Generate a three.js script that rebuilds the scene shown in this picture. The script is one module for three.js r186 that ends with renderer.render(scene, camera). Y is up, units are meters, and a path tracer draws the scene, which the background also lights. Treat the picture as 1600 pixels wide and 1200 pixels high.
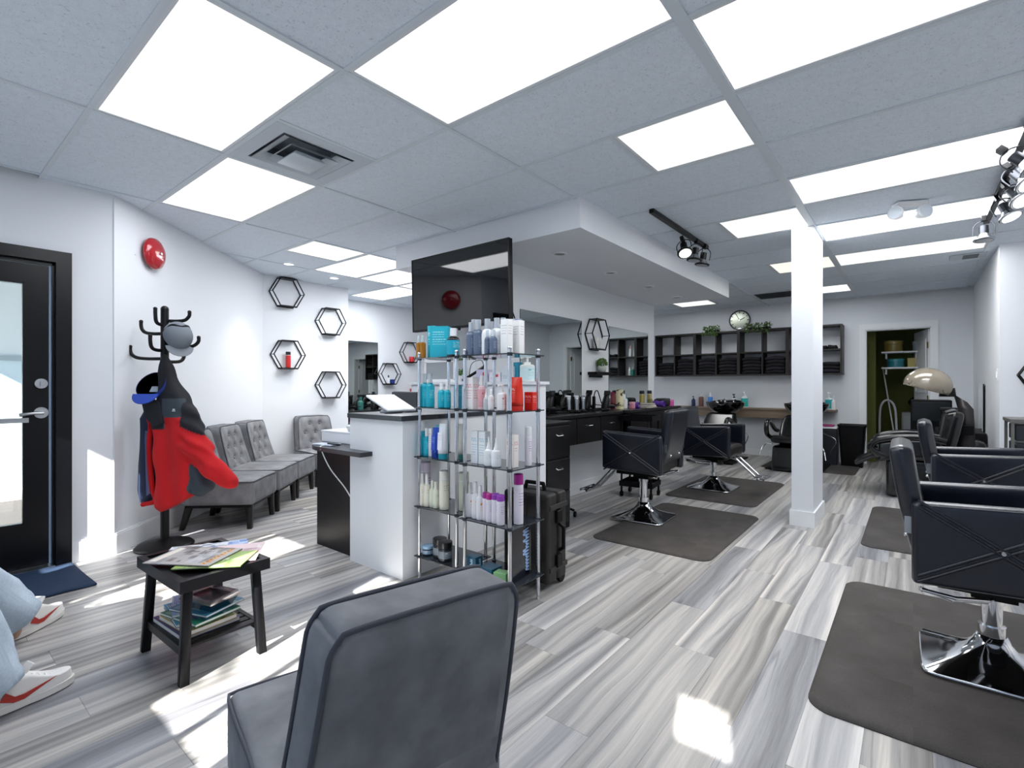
import * as THREE from 'three';
import { RoundedBoxGeometry } from 'three/addons/geometries/RoundedBoxGeometry.js';
import { mergeGeometries } from 'three/addons/utils/BufferGeometryUtils.js';
import { RectAreaLightUniformsLib } from 'three/addons/lights/RectAreaLightUniformsLib.js';

// ---------------------------------------------------------------- camera, sky, sun, exposure
const scene = new THREE.Scene();
const YAW = 38.872 * Math.PI / 180;
const camera = new THREE.PerspectiveCamera(75.284, 1600 / 1200, 0.05, 200);
camera.position.set(0, 1.193, 0);
camera.lookAt(-Math.sin(YAW), 1.193, -Math.cos(YAW));
camera.setViewOffset(1600, 1200, 0, -2.19, 1600, 1200);
const renderer = new THREE.WebGLRenderer({ antialias: true });
renderer.toneMapping = THREE.LinearToneMapping;
renderer.toneMappingExposure = 1.58;
renderer.shadowMap.enabled = true;
RectAreaLightUniformsLib.init();
scene.background = new THREE.Color(0.95, 1.3, 1.75);
const sun = new THREE.DirectionalLight(new THREE.Color(1, 0.97, 0.92), 16);
sun.position.set(-1.5 + 0.295 * 8, 0.70 * 8, -1 + 8);
sun.target.position.set(-1.5, 0, -1);
sun.castShadow = true;
sun.shadow.camera.left = -8; sun.shadow.camera.right = 8; sun.shadow.camera.top = 8; sun.shadow.camera.bottom = -8;
sun.shadow.camera.far = 40; sun.shadow.mapSize.set(4096, 4096);
scene.add(sun, sun.target);
const PANEL_LIGHT = 3.4;     // radiance of a lit ceiling panel
const PANEL_TINT = [0.955, 0.985, 1.03];

// ---------------------------------------------------------------- helpers
let seed = 12345;
const rnd = () => { seed = (seed * 1664525 + 1013904223) >>> 0; return seed / 4294967296; };
const rr = (a, b) => a + (b - a) * rnd();
const V = (x, y, z) => new THREE.Vector3(x, y, z);
function hash3(x, y, z) { let h = (x * 374761393 + y * 668265263 + z * 2147483647) | 0; h = Math.imul(h ^ (h >>> 13), 1274126177); h ^= h >>> 16; return (h >>> 0) / 4294967296; }
function noise(x, y, z = 0) {
  const X = Math.floor(x), Y = Math.floor(y), Z = Math.floor(z), f = (t) => t * t * (3 - 2 * t), a = f(x - X), b = f(y - Y), c = f(z - Z), l = (p, q, t) => p + (q - p) * t;
  const h = (i, j, k) => hash3(X + i, Y + j, Z + k);
  return l(l(l(h(0, 0, 0), h(1, 0, 0), a), l(h(0, 1, 0), h(1, 1, 0), a), b), l(l(h(0, 0, 1), h(1, 0, 1), a), l(h(0, 1, 1), h(1, 1, 1), a), b), c);
}
const fbm = (x, y, z = 0, o = 4) => { let s = 0, a = 0.5, n = 0; for (let i = 0; i < o; i++) { s += a * noise(x, y, z + i * 7.3); n += a; x *= 2.03; y *= 2.03; z *= 2.03; a *= 0.5; } return s / n; };
const sstep = (a, b, x) => { const t = Math.min(1, Math.max(0, (x - a) / (b - a))); return t * t * (3 - 2 * t); };
function clean(g) {
  let q = g.index ? g.toNonIndexed() : g;
  for (const k of Object.keys(q.attributes)) if (!['position', 'normal', 'uv', 'color'].includes(k)) q.deleteAttribute(k);
  if (!q.attributes.normal) q.computeVertexNormals();
  if (!q.attributes.uv) q.setAttribute('uv', new THREE.BufferAttribute(new Float32Array(q.attributes.position.count * 2), 2));
  q.morphAttributes = {};
  return q;
}
const mg = (list) => { const l = list.flat(9).map(clean); if (l.length === 1) return l[0]; const anyC = l.some((g) => g.attributes.color); if (anyC) for (const g of l) if (!g.attributes.color) g.deleteAttribute('color'); return mergeGeometries(l); };
const bx = (w, h, d, x = 0, y = 0, z = 0) => new THREE.BoxGeometry(w, h, d).translate(x, y, z);
const b2 = (x0, x1, y0, y1, z0, z1) => bx(x1 - x0, y1 - y0, z1 - z0, (x0 + x1) / 2, (y0 + y1) / 2, (z0 + z1) / 2);
const rb = (w, h, d, r, x = 0, y = 0, z = 0, s = 3) => new RoundedBoxGeometry(w, h, d, s, Math.min(r, w / 2.01, h / 2.01, d / 2.01)).translate(x, y, z);
const cy = (r1, r2, h, x = 0, y = 0, z = 0, s = 20, open = false) => new THREE.CylinderGeometry(r1, r2, h, s, 1, open).translate(x, y, z);
const sp = (r, x = 0, y = 0, z = 0, s = 14) => new THREE.SphereGeometry(r, s, Math.max(8, s * 0.6 | 0)).translate(x, y, z);
const lathe = (pts, s = 24) => new THREE.LatheGeometry(pts.map((p) => new THREE.Vector2(p[0], p[1])), s);
const tube = (pts, r, seg = 24, rs = 8, closed = false, tension = 0.5) => new THREE.TubeGeometry(new THREE.CatmullRomCurve3(pts.map((p) => V(...p)), closed, 'catmullrom', tension), seg, r, rs, closed);
const rod = (a, b, r, s = 10, r2 = r) => { const A = V(...a), B = V(...b), d = B.clone().sub(A), g = new THREE.CylinderGeometry(r2, r, d.length(), s); g.applyQuaternion(new THREE.Quaternion().setFromUnitVectors(V(0, 1, 0), d.normalize())); return g.translate((A.x + B.x) / 2, (A.y + B.y) / 2, (A.z + B.z) / 2); };
const path = (pts, r, s = 8) => mg(pts.slice(1).map((p, i) => rod(pts[i], p, r, s)).concat(pts.slice(1, -1).map((p) => sp(r, ...p, 8))));
const ext = (pts, d, bevel = 0, seg = 1) => { const s = new THREE.Shape(pts.map((p) => new THREE.Vector2(p[0], p[1]))); return new THREE.ExtrudeGeometry(s, { depth: d, bevelEnabled: bevel > 0, bevelSize: bevel, bevelThickness: bevel, bevelSegments: 2, curveSegments: 12, steps: seg }); };
const rotX = (g, a) => g.rotateX(a), rotY = (g, a) => g.rotateY(a), rotZ = (g, a) => g.rotateZ(a);
// a rounded box with an even grid on its faces, so that it can be bent, tapered and dimpled
function softBox(w, h, d, r, n = 16, m = 16, k = 6, warp) {
  const g = new THREE.BoxGeometry(w, h, d, n, m, k), p = g.attributes.position, H = [w / 2, h / 2, d / 2], v = [0, 0, 0];
  const re = (c, hh) => { const t = c / hh, s = Math.sign(t), a = Math.abs(t), q = 1 - r / hh; return a > 0.999 ? c : s * hh * (a < 0.7 ? a / 0.7 * q : q + (a - 0.7) / 0.3 * (1 - q)); };
  for (let i = 0; i < p.count; i++) {
    for (let j = 0; j < 3; j++) v[j] = re(p.getComponent(i, j), H[j]);
    const c = v.map((x, j) => Math.max(-H[j] + r, Math.min(H[j] - r, x))), e = v.map((x, j) => x - c[j]), L = Math.hypot(...e) || 1;
    let q = c.map((x, j) => x + e[j] / L * r);
    if (warp) q = warp(q[0], q[1], q[2], v);
    const N = g.attributes.normal, ax = Math.abs(N.getX(i)) > 0.5 ? 0 : Math.abs(N.getY(i)) > 0.5 ? 1 : 2; g.attributes.uv.setXY(i, (ax === 0 ? v[2] : v[0]) * 1.7 + 0.37, (ax === 1 ? v[2] : v[1]) * 1.7 + 0.21);
    p.setXYZ(i, ...q);
  }
  return smooth(g);
}
// one normal for all vertices that share a place
function smooth(g) {
  const q = g.index ? g : g, p = q.attributes.position, map = new Map(), id = new Int32Array(p.count), acc = [];
  for (let i = 0; i < p.count; i++) { const k = Math.round(p.getX(i) * 1e5) + '_' + Math.round(p.getY(i) * 1e5) + '_' + Math.round(p.getZ(i) * 1e5); if (!map.has(k)) { map.set(k, acc.length); acc.push(V(0, 0, 0)); } id[i] = map.get(k); }
  const ix = q.index ? q.index.array : Array.from({ length: p.count }, (_, i) => i), A = V(0, 0, 0), B = V(0, 0, 0), C = V(0, 0, 0);
  for (let t = 0; t < ix.length; t += 3) { A.fromBufferAttribute(p, ix[t]); B.fromBufferAttribute(p, ix[t + 1]); C.fromBufferAttribute(p, ix[t + 2]); B.sub(A); C.sub(A); B.cross(C); for (let e = 0; e < 3; e++) acc[id[ix[t + e]]].add(B); }
  acc.forEach((n) => n.normalize());
  const nn = new Float32Array(p.count * 3); for (let i = 0; i < p.count; i++) acc[id[i]].toArray(nn, i * 3);
  q.setAttribute('normal', new THREE.BufferAttribute(nn, 3)); return q;
}
// a closed skin through rings of points (each ring an array of [x, y, z] of one length)
function loft(rings, caps = true, color) {
  const n = rings[0].length, pos = [], ix = [], uv = [];
  rings.forEach((r, j) => r.forEach((p, i) => { pos.push(...p); uv.push(i / n, j / rings.length); }));
  for (let j = 0; j < rings.length - 1; j++) for (let i = 0; i < n; i++) { const a = j * n + i, b = j * n + (i + 1) % n, c = a + n, d = b + n; ix.push(a, b, c, b, d, c); }
  if (caps) for (const [j, f] of [[0, 0], [rings.length - 1, 1]]) { const c = [0, 0, 0]; rings[j].forEach((p) => p.forEach((x, k) => { c[k] += x / n; })); const o = pos.length / 3; pos.push(...c); uv.push(0.5, 0.5); for (let i = 0; i < n; i++) { const a = j * n + i, b = j * n + (i + 1) % n; f ? ix.push(a, b, o) : ix.push(b, a, o); } }
  const g = new THREE.BufferGeometry(); g.setAttribute('position', new THREE.Float32BufferAttribute(pos, 3)); g.setAttribute('uv', new THREE.Float32BufferAttribute(uv, 2)); g.setIndex(ix);
  if (color) { const c = []; for (let i = 0; i < pos.length; i += 3) c.push(...color(pos[i], pos[i + 1], pos[i + 2])); g.setAttribute('color', new THREE.Float32BufferAttribute(c, 3)); }
  g.computeVertexNormals(); return g;
}
const ring = (cx, y, cz, rx, rz, n = 20, f) => Array.from({ length: n }, (_, i) => { const a = i / n * 2 * Math.PI, k = f ? f(a) : 1; return [cx + Math.cos(a) * rx * k, y, cz - Math.sin(a) * rz * k]; });
// skin of a distance field (naive surface nets)
function sdfMesh(f, lo, hi, cell, color) {
  const n = [0, 1, 2].map((k) => Math.ceil((hi[k] - lo[k]) / cell) + 1), [nx, ny, nz] = n, F = new Float32Array(nx * ny * nz), at = (i, j, k) => (k * ny + j) * nx + i;
  for (let k = 0; k < nz; k++) for (let j = 0; j < ny; j++) for (let i = 0; i < nx; i++) F[at(i, j, k)] = f(lo[0] + i * cell, lo[1] + j * cell, lo[2] + k * cell);
  const vid = new Int32Array(nx * ny * nz).fill(-1), pos = [], ix = [];
  for (let k = 0; k < nz - 1; k++) for (let j = 0; j < ny - 1; j++) for (let i = 0; i < nx - 1; i++) {
    let c = 0, sx = 0, sy = 0, sz = 0; const g = (a, b, d) => F[at(i + a, j + b, k + d)];
    const e = (a, b, d, a2, b2_, d2) => { const p = g(a, b, d), q = g(a2, b2_, d2); if ((p < 0) !== (q < 0)) { const t = p / (p - q); sx += a + (a2 - a) * t; sy += b + (b2_ - b) * t; sz += d + (d2 - d) * t; c++; } };
    for (let u = 0; u < 2; u++) for (let v = 0; v < 2; v++) { e(0, u, v, 1, u, v); e(u, 0, v, u, 1, v); e(u, v, 0, u, v, 1); }
    if (c) { vid[at(i, j, k)] = pos.length / 3; pos.push(lo[0] + (i + sx / c) * cell, lo[1] + (j + sy / c) * cell, lo[2] + (k + sz / c) * cell); }
  }
  const quad = (a, b, c, d, flip) => { if (a < 0 || b < 0 || c < 0 || d < 0) return; flip ? ix.push(a, c, b, a, d, c) : ix.push(a, b, c, a, c, d); };
  for (let k = 1; k < nz - 1; k++) for (let j = 1; j < ny - 1; j++) for (let i = 1; i < nx - 1; i++) {
    const s = F[at(i, j, k)] < 0;
    if (s !== F[at(i + 1, j, k)] < 0) quad(vid[at(i, j - 1, k - 1)], vid[at(i, j, k - 1)], vid[at(i, j, k)], vid[at(i, j - 1, k)], !s);
    if (s !== F[at(i, j + 1, k)] < 0) quad(vid[at(i - 1, j, k - 1)], vid[at(i - 1, j, k)], vid[at(i, j, k)], vid[at(i, j, k - 1)], !s);
    if (s !== F[at(i, j, k + 1)] < 0) quad(vid[at(i - 1, j - 1, k)], vid[at(i, j - 1, k)], vid[at(i, j, k)], vid[at(i - 1, j, k)], !s);
  }
  const g = new THREE.BufferGeometry(); g.setAttribute('position', new THREE.Float32BufferAttribute(pos, 3)); g.setIndex(ix);
  const uv = []; for (let i = 0; i < pos.length; i += 3) uv.push(pos[i] + pos[i + 2] * 0.7, pos[i + 1]); g.setAttribute('uv', new THREE.Float32BufferAttribute(uv, 2));
  if (color) { const c = []; for (let i = 0; i < pos.length; i += 3) c.push(...color(pos[i], pos[i + 1], pos[i + 2])); g.setAttribute('color', new THREE.Float32BufferAttribute(c, 3)); }
  g.computeVertexNormals(); return g;
}
const smin = (a, b, k) => { const h = Math.max(0, k - Math.abs(a - b)) / k; return Math.min(a, b) - h * h * k * 0.25; };
function cap(p, a, b, r1, r2) { const ax = b[0] - a[0], ay = b[1] - a[1], az = b[2] - a[2], px = p[0] - a[0], py = p[1] - a[1], pz = p[2] - a[2], t = Math.max(0, Math.min(1, (px * ax + py * ay + pz * az) / (ax * ax + ay * ay + az * az || 1))); return Math.hypot(px - ax * t, py - ay * t, pz - az * t) - (r1 + (r2 - r1) * t); }

// ---------------------------------------------------------------- scene bookkeeping
const taken = {};
function numbered(n) { const k = taken[n] = (taken[n] ?? -1) + 1; return k ? `${n}_${String(k).padStart(3, '0')}` : n; }
function obj(name, geo, mat, parent) {
  const m = new THREE.Mesh(Array.isArray(geo) ? mg(geo) : geo, mat); m.castShadow = m.receiveShadow = true;
  m.name = parent ? name : numbered(name); (parent ?? scene).add(m); return m;
}
function tag(o, label, category, group) { o.userData.label = label; o.userData.category = category; if (group) o.userData.group = group; return o; }
function thing(name, label, category, pos = [0, 0, 0], turn = 0, group) {
  const o = new THREE.Group(); o.name = numbered(name); scene.add(o); o.position.set(...pos); o.rotation.y = turn; return tag(o, label, category, group);
}
function struct(name, geo, mat) { const o = geo ? obj(name, geo, mat) : new THREE.Group(); if (!geo) { o.name = numbered(name); scene.add(o); } o.userData.kind = 'structure'; return o; }
function dup(root, pos, turn, label, group) {
  const r = root.clone(); r.name = numbered(root.name.replace(/_\d{3}$/, '')); scene.add(r); r.position.set(...pos); if (turn !== undefined) r.rotation.set(0, turn, 0);
  r.userData = { ...root.userData }; if (label) r.userData.label = label; if (group) r.userData.group = group; return r;
}
const finish = () => scene.traverse((o) => { if (o.isMesh) o.castShadow = o.receiveShadow = true; });

// ---------------------------------------------------------------- textures and materials
function dataTex(w, h, f, srgb = true) {
  const d = new Uint8Array(w * h * 4);
  for (let y = 0; y < h; y++) for (let x = 0; x < w; x++) { const c = f(x / w, y / h), o = (y * w + x) * 4; d[o] = Math.max(0, Math.min(255, c[0])); d[o + 1] = Math.max(0, Math.min(255, c[1])); d[o + 2] = Math.max(0, Math.min(255, c[2])); d[o + 3] = 255; }
  const t = new THREE.DataTexture(d, w, h); t.magFilter = THREE.LinearFilter; t.minFilter = THREE.LinearMipmapLinearFilter; t.generateMipmaps = true; t.wrapS = t.wrapT = THREE.RepeatWrapping; if (srgb) t.colorSpace = THREE.SRGBColorSpace; t.needsUpdate = true; return t;
}
function canvasTex(w, h, draw) { const c = document.createElement('canvas'); c.width = w; c.height = h; draw(c.getContext('2d'), w, h); const t = new THREE.CanvasTexture(c); t.colorSpace = THREE.SRGBColorSpace; t.anisotropy = 8; return t; }
const std = (color, roughness = 0.6, metalness = 0, more = {}) => new THREE.MeshStandardMaterial({ color, roughness, metalness, ...more });
const phys = (color, roughness, metalness, more = {}) => new THREE.MeshPhysicalMaterial({ color, roughness, metalness, ...more });

const mottled = (base, amp, fx, fy, s = 0) => (u, v) => { const n = (fbm(u * fx, v * fy, s, 5) - 0.5) * 2 * amp; return base.map((c) => c + n); };
const velvetTex = dataTex(256, 256, (u, v) => { const n = (fbm(u * 9, v * 9, 3, 5) - 0.5) * 46 + (fbm(u * 2, v * 3, 8, 3) - 0.5) * 40; return [126 + n, 127 + n, 131 + n]; });
const fineBump = dataTex(256, 256, (u, v) => { const n = hash3(u * 256 | 0, v * 256 | 0, 5) * 120 + noise(u * 64, v * 64, 2) * 135; return [n, n, n]; }, false);
const rubberTex = dataTex(256, 256, (u, v) => { const n = (hash3(u * 256 | 0, v * 256 | 0, 9) - 0.5) * 12 + (fbm(u * 5, v * 5, 21, 4) - 0.5) * 26; return [62 + n, 58 + n, 56 + n]; });
const M = {
  wall: std(0xe9ecf1, 0.75), wallDoor: std(0xe9ecf1, 0.75), trim: std(0xf1f3f6, 0.45), white: std(0xeef0f3, 0.5), whiteGloss: std(0xf2f3f5, 0.22),
  plastic: std(0xeff0f2, 0.35), black: phys(0x09090b, 0.45, 0, { specularIntensity: 0.4 }), blackSatin: phys(0x0c0c10, 0.34, 0, { specularIntensity: 0.5 }), blackGloss: phys(0x050506, 0.08, 0, { clearcoat: 0.6, clearcoatRoughness: 0.05 }),
  blackMetal: phys(0x0b0b0e, 0.4, 0, { specularIntensity: 0.6 }), doorBlack: phys(0x0a0b10, 0.28, 0, { specularIntensity: 0.6 }),
  leather: phys(0x070c1c, 0.3, 0, { clearcoat: 0.45, clearcoatRoughness: 0.22, bumpMap: fineBump, bumpScale: 0.0004 }), leatherBrown: phys(0x1c1815, 0.42, 0, { bumpMap: fineBump, bumpScale: 0.0004 }),
  vinyl: phys(0x08080a, 0.22, 0, { clearcoat: 0.5, clearcoatRoughness: 0.15 }), piping: phys(0x1b1d28, 0.28, 0, { clearcoat: 0.3, clearcoatRoughness: 0.3 }),
  chrome: std(0xd9dadd, 0.07, 1), steel: std(0xb9bcc0, 0.25, 1), nickel: std(0xc4c6c9, 0.3, 1), darkSteel: std(0x55575c, 0.35, 1),
  velvet: phys(0xffffff, 0.85, 0, { map: velvetTex, sheen: 1, sheenRoughness: 0.45, sheenColor: new THREE.Color(0.36, 0.39, 0.45) }),
  velvetDark: phys(0x4e5058, 0.85, 0, { sheen: 1, sheenRoughness: 0.5, sheenColor: new THREE.Color(0.3, 0.33, 0.42) }),
  espresso: std(0x17120f, 0.45), rubber: std(0xffffff, 0.75, 0, { map: rubberTex, bumpMap: fineBump, bumpScale: 0.0006 }),
  glass: phys(0xffffff, 0, 0, { transmission: 1, thickness: 0, ior: 1.45 }), mirror: std(0xd6dcdb, 0.015, 1),
  tee: std(0xd5dde4, 0.5), steelTile: std(0xdfe3e7, 0.5), redGloss: phys(0xb01522, 0.18, 0, { clearcoat: 0.8, clearcoatRoughness: 0.05 }),
  cabinet: phys(0x100e12, 0.5, 0, { specularIntensity: 0.5 }), cabinetWood: std(0x181412, 0.5), olive: std(0x575a22, 0.8), navy: std(0x16264c, 0.7), cream: std(0xe6dfc6, 0.5),
};
// ================================================================ STRUCTURE
// ---- floor: printed vinyl planks laid along z
const CEIL = 2.534;
function plankTex(k) {
  const s = k * 17.3, warm = [2, 5, 0, 4, -1, 3][k % 6];
  return dataTex(128, 1024, (u, v) => {
    const w = (fbm(u * 1.1 + s, v * 1.3, s, 3) - 0.5) * 0.6, x = u + w;
    const band = fbm(x * 4.6 + s, v * 0.55 + s, 1 + k, 4), grain = noise(u * 70, v * 10, s) - 0.5, fine = noise(u * 128, v * 40, s + 3) - 0.5;
    const vein = 1 - sstep(0, 0.022, Math.abs(fbm(x * 3 + s * 2, v * 0.6 + 4, 9 + k, 3) - 0.5));
    const lite = sstep(0.5, 0.68, fbm(x * 5 + 9, v * 0.5 + s, 14, 3));
    let L = 164 - [4, 14, -5, 8, 18, 0][k % 6] + (band - 0.5) * 125 + grain * 16 + fine * 8 + lite * 26 - vein * 30 * sstep(0.35, 0.6, noise(u * 2 + s, v * 3));
    L = Math.min(228, L); const t = sstep(150, 215, L);
    return [L + warm + t * 4, L + warm * 0.4 + t * 1, L + 3 - warm * 0.8 - t * 5];
  });
}
const floor = struct('floor');
obj('subfloor', b2(-8.5, 3.2, -0.2, -0.006, -11.2, 1.06), std(0x55524f, 0.9), floor);
const plankMats = []; for (let k = 0; k < 6; k++) { const t = plankTex(k); plankMats.push(std(0xffffff, 0.36, 0, { map: t })); }
const PW = 0.181, PL = 1.22;
const plankGeo = [0, 1].map((f) => { const g = bx(PW - 0.0008, 0.011, 1, 0, -0.0055, 0), uv = g.attributes.uv, p = g.attributes.position; for (let i = 0; i < uv.count; i++) { const a = p.getX(i) / PW + 0.5, b = p.getZ(i) + 0.5; uv.setXY(i, f ? 1 - a : a, f ? 1 - b : b); } return g; });
const inRoom = (x, z) => z < 1.02 && z > -9.3 && x < 1.95 && x > -6.98 && !(x < -4.4 && z > -0.98 - (-4.4 - x) * 1.052 + 0.25) && !(x < -6.2 && z > -3.9);
{
  const list = []; let c = 0;
  for (let x = -6.92; x < 1.95; x += PW, c++) {
    let z = 1.05 - hash3(c, 7, 1) * PL;
    let z1 = 1.05;
    while (z1 > -11) { const z0 = Math.max(z, -11.1), cz = (z0 + z1) / 2; if (inRoom(x, cz) || inRoom(x, z0 + 0.05) || inRoom(x, z1 - 0.05) || (x > -0.9 && x < 0.6 && cz < -9)) list.push([x, cz, z1 - z0]); z1 = z0; z = z0 - PL; if (z1 <= -11) break; }
  }
  const F = [-Math.sin(YAW), -Math.cos(YAW)], R = [Math.cos(YAW), -Math.sin(YAW)];
  for (const p of list) { const t = p[0] * F[0] + p[1] * F[1], l = p[0] * R[0] + p[1] * R[1]; p.push(t < 0.4 || Math.abs(l) > 1.05 * t + 0.6 ? 100 + Math.abs(t) : t); }
  list.sort((a, b) => a[3] - b[3]);
  const rest = [];
  list.forEach(([x, z, len], i) => {
    const k = (hash3(Math.round(x * 50), Math.round(z * 20), 3) * 6) | 0, f = hash3(Math.round(x * 31), Math.round(z * 17), 8) > 0.5 ? 1 : 0;
    if (i < 296) { const m = obj('floor_plank', plankGeo[f], plankMats[k], floor); m.scale.z = len - 0.001; m.position.set(x, 0, z); }
    else rest.push(plankGeo[f].clone().scale(1, 1, len - 0.001).translate(x, 0, z));
  });
  if (rest.length) { const r = obj('floor_planks_beyond', rest, plankMats[0], floor); r.userData.kind = 'stuff'; }
}
// ---- ceiling: lay-in tiles on a tee grid
const tileTex = dataTex(512, 256, (u, v) => { const a = noise(u * 230, v * 115, 2), b = noise(u * 60, v * 30, 5), s = a > 0.8 ? (a - 0.8) * 190 : 0, n = (hash3(u * 512 | 0, v * 256 | 0, 7) - 0.5) * 14; const L = 236 - s + n + (b - 0.5) * 6; return [L - 4, L + 2, L + 9]; });
const tileMat = std(0xf6f9fc, 0.9, 0, { map: tileTex });
const ceiling = struct('ceiling');
obj('slab', b2(-8.5, 3.2, CEIL + 0.12, CEIL + 0.3, -11.2, 1.2), std(0x777777, 0.9), ceiling);
const XS = [-7.68, -6.56, -5.44, -4.32, -3.116, -1.89, -0.66, 0.56, 1.78, 2.4], ZR = (k) => -0.594 - 0.61 * k;
const lightCells = [ // row, x0, x1, tint, label
  [0, -3.116, -1.89, 0, 'large blown-out ceiling light panel beside the air diffuser'], [1, -1.89, -0.66, 0, 'ceiling light panel next to the tile with the air diffuser, ahead of the soffit'],
  [1, -4.32, -3.116, 0, 'ceiling light panel above the coat rack and velvet chairs'], [2, -0.66, 0.56, 0, 'ceiling light panel over the front of the barber chairs with gold-edged square neighbour'],
  [3, -1.275, -0.66, 1, 'square ceiling light panel between the soffit and the main tee'], [5, -0.66, 0.56, 0, 'long ceiling light panel ahead of the emergency light'],
  [6, -1.275, -0.66, 1, 'square ceiling light panel just ahead of the white column'], [7, -0.66, 0.56, 0, 'long ceiling light panel behind the emergency light'],
  [9, -0.66, 0.56, 1, 'long ceiling light panel beside the return grille'], [9, -1.275, -0.66, 2, 'yellowish square ceiling light panel behind the white column'],
  [12, -1.275, -0.66, 0, 'square ceiling light panel near the back doorway'], [12, -3.116, -2.5, 1, 'square ceiling light panel beyond the soffit end, above the dark cubbies'],
  [3, -4.88, -4.32, 2, 'square ceiling light panel with prismatic lens above the waiting chairs'], [4, -5.44, -4.32, 0, 'ceiling light panel between two small downlights and the soffit'],
  [5, -5.44, -4.32, 0, 'ceiling light panel one row behind the downlights'], [6, -5.44, -4.32, 0, 'ceiling light panel half hidden behind the television'], [6, -6.56, -5.44, 0, 'ceiling light panel over the mirror station beyond the waiting corner'],
];
const holes = lightCells.map(([k, a, b]) => [k, a, b]).concat([[1, -3.116, -2.5], [12, -1.89, -1.275]]);
{
  const tg = {}; const tileGeo = (w) => tg[w.toFixed(3)] ??= (() => { const g = bx(w - 0.022, 0.016, 0.588); const uv = g.attributes.uv, p = g.attributes.position; for (let i = 0; i < uv.count; i++) uv.setXY(i, p.getX(i) / 1.22 + 0.5, p.getZ(i) / 0.61 + 0.5); return g; })();
  const put = (k, a, b) => { const cx = (a + b) / 2, cz = ZR(k) - 0.305; if (!(inRoom(cx, cz) || inRoom(a + 0.1, cz) || inRoom(b - 0.1, cz) || inRoom(cx, cz - 0.28))) return; const m = obj('ceiling_tile', tileGeo(b - a), tileMat, ceiling); m.position.set(cx, CEIL + 0.012, cz); };
  for (let k = -3; k <= 14; k++) for (let i = 0; i < XS.length - 1; i++) {
    const a = XS[i], b = XS[i + 1], h = holes.filter((q) => q[0] === k && q[1] >= a - 0.01 && q[2] <= b + 0.01);
    if (!h.length) { put(k, a, b); continue; }
    const cuts = [a, b]; h.forEach((q) => cuts.push(q[1], q[2])); cuts.sort((p, q) => p - q);
    for (let c = 0; c < cuts.length - 1; c++) if (cuts[c + 1] - cuts[c] > 0.05 && !h.some((q) => q[1] <= cuts[c] + 0.01 && q[2] >= cuts[c + 1] - 0.01)) put(k, cuts[c], cuts[c + 1]);
  }
  const tee = (x0, x1, z0, z1) => obj('grid_tee', [b2(x0, x1, CEIL - (z1 - z0 > 1 ? 0.003 : x1 - x0 > 1 ? 0.0018 : 0.001), CEIL + 0.004, z0, z1), b2((x1 - x0 < 0.1 ? (x0 + x1) / 2 - 0.003 : x0), (x1 - x0 < 0.1 ? (x0 + x1) / 2 + 0.003 : x1), CEIL + 0.004, CEIL + 0.035, (z1 - z0 < 0.1 ? (z0 + z1) / 2 - 0.003 : z0), (z1 - z0 < 0.1 ? (z0 + z1) / 2 + 0.003 : z1))], M.tee, ceiling);
  for (const x of XS.slice(1, -1)) { const w = x === -0.66 ? 0.024 : 0.012; const zA = x < -4.4 ? -0.9 - (-4.4 - x) * 1.05 : 1.02; tee(x - w, x + w, -9.26, Math.min(zA, x < -6.2 ? -3.9 : zA)); }
  for (let k = -2; k <= 14; k++) { const z = ZR(k); const x0 = z > -0.98 ? -4.42 : z > -2.8 ? Math.max(-6.2, -4.4 - (-0.98 - z) / 1.052 - 0.05) : z > -3.97 ? -6.15 : -6.92; tee(x0, z < -6.62 ? 0.66 : 1.92, z - 0.012, z + 0.012); }
  for (const [k, a, b] of holes) if (b - a < 0.9) for (const x of [a, b]) if (!XS.some((q) => Math.abs(q - x) < 0.01)) tee(x - 0.012, x + 0.012, ZR(k) - 0.61, ZR(k));
}
const diffMat = [[1, 1, 1], [1, 0.995, 0.95], [1, 0.98, 0.85]].map((t, i) => new THREE.MeshStandardMaterial({ color: 0xf4f4f4, roughness: 0.6, emissive: new THREE.Color(...t), emissiveIntensity: [0.8, 0.6, 0.54][i] }));
for (const [k, a, b, tint, label] of lightCells) {
  const w = b - a, cz = ZR(k) - 0.305, t = thing('ceiling_light', label, 'ceiling light', [(a + b) / 2, CEIL, cz], 0, 'lay-in ceiling light panels');
  const W = w - 0.026, D = 0.584;
  obj('diffuser', bx(W - 0.03, 0.004, D - 0.03, 0, 0.006, 0), diffMat[tint], t);
  obj('frame', [b2(-W / 2, W / 2, 0.001, 0.03, -D / 2, -D / 2 + 0.016), b2(-W / 2, W / 2, 0.001, 0.03, D / 2 - 0.016, D / 2), b2(-W / 2, -W / 2 + 0.016, 0.001, 0.03, -D / 2 + 0.016, D / 2 - 0.016), b2(W / 2 - 0.016, W / 2, 0.001, 0.03, -D / 2 + 0.016, D / 2 - 0.016), b2(-W / 2, W / 2, 0.08, 0.1, -D / 2, D / 2)], M.steelTile, t);
  const l = new THREE.RectAreaLight(new THREE.Color(...PANEL_TINT.map((c, i) => c * [[1, 1, 1], [1, 0.98, 0.93], [1, 0.97, 0.86]][tint][i])), PANEL_LIGHT * (k >= 5 ? 1.65 : 1.05), W - 0.04, D - 0.04);
  l.position.set(0, -0.006, 0); l.rotation.x = -Math.PI / 2; t.add(l);
}
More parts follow.
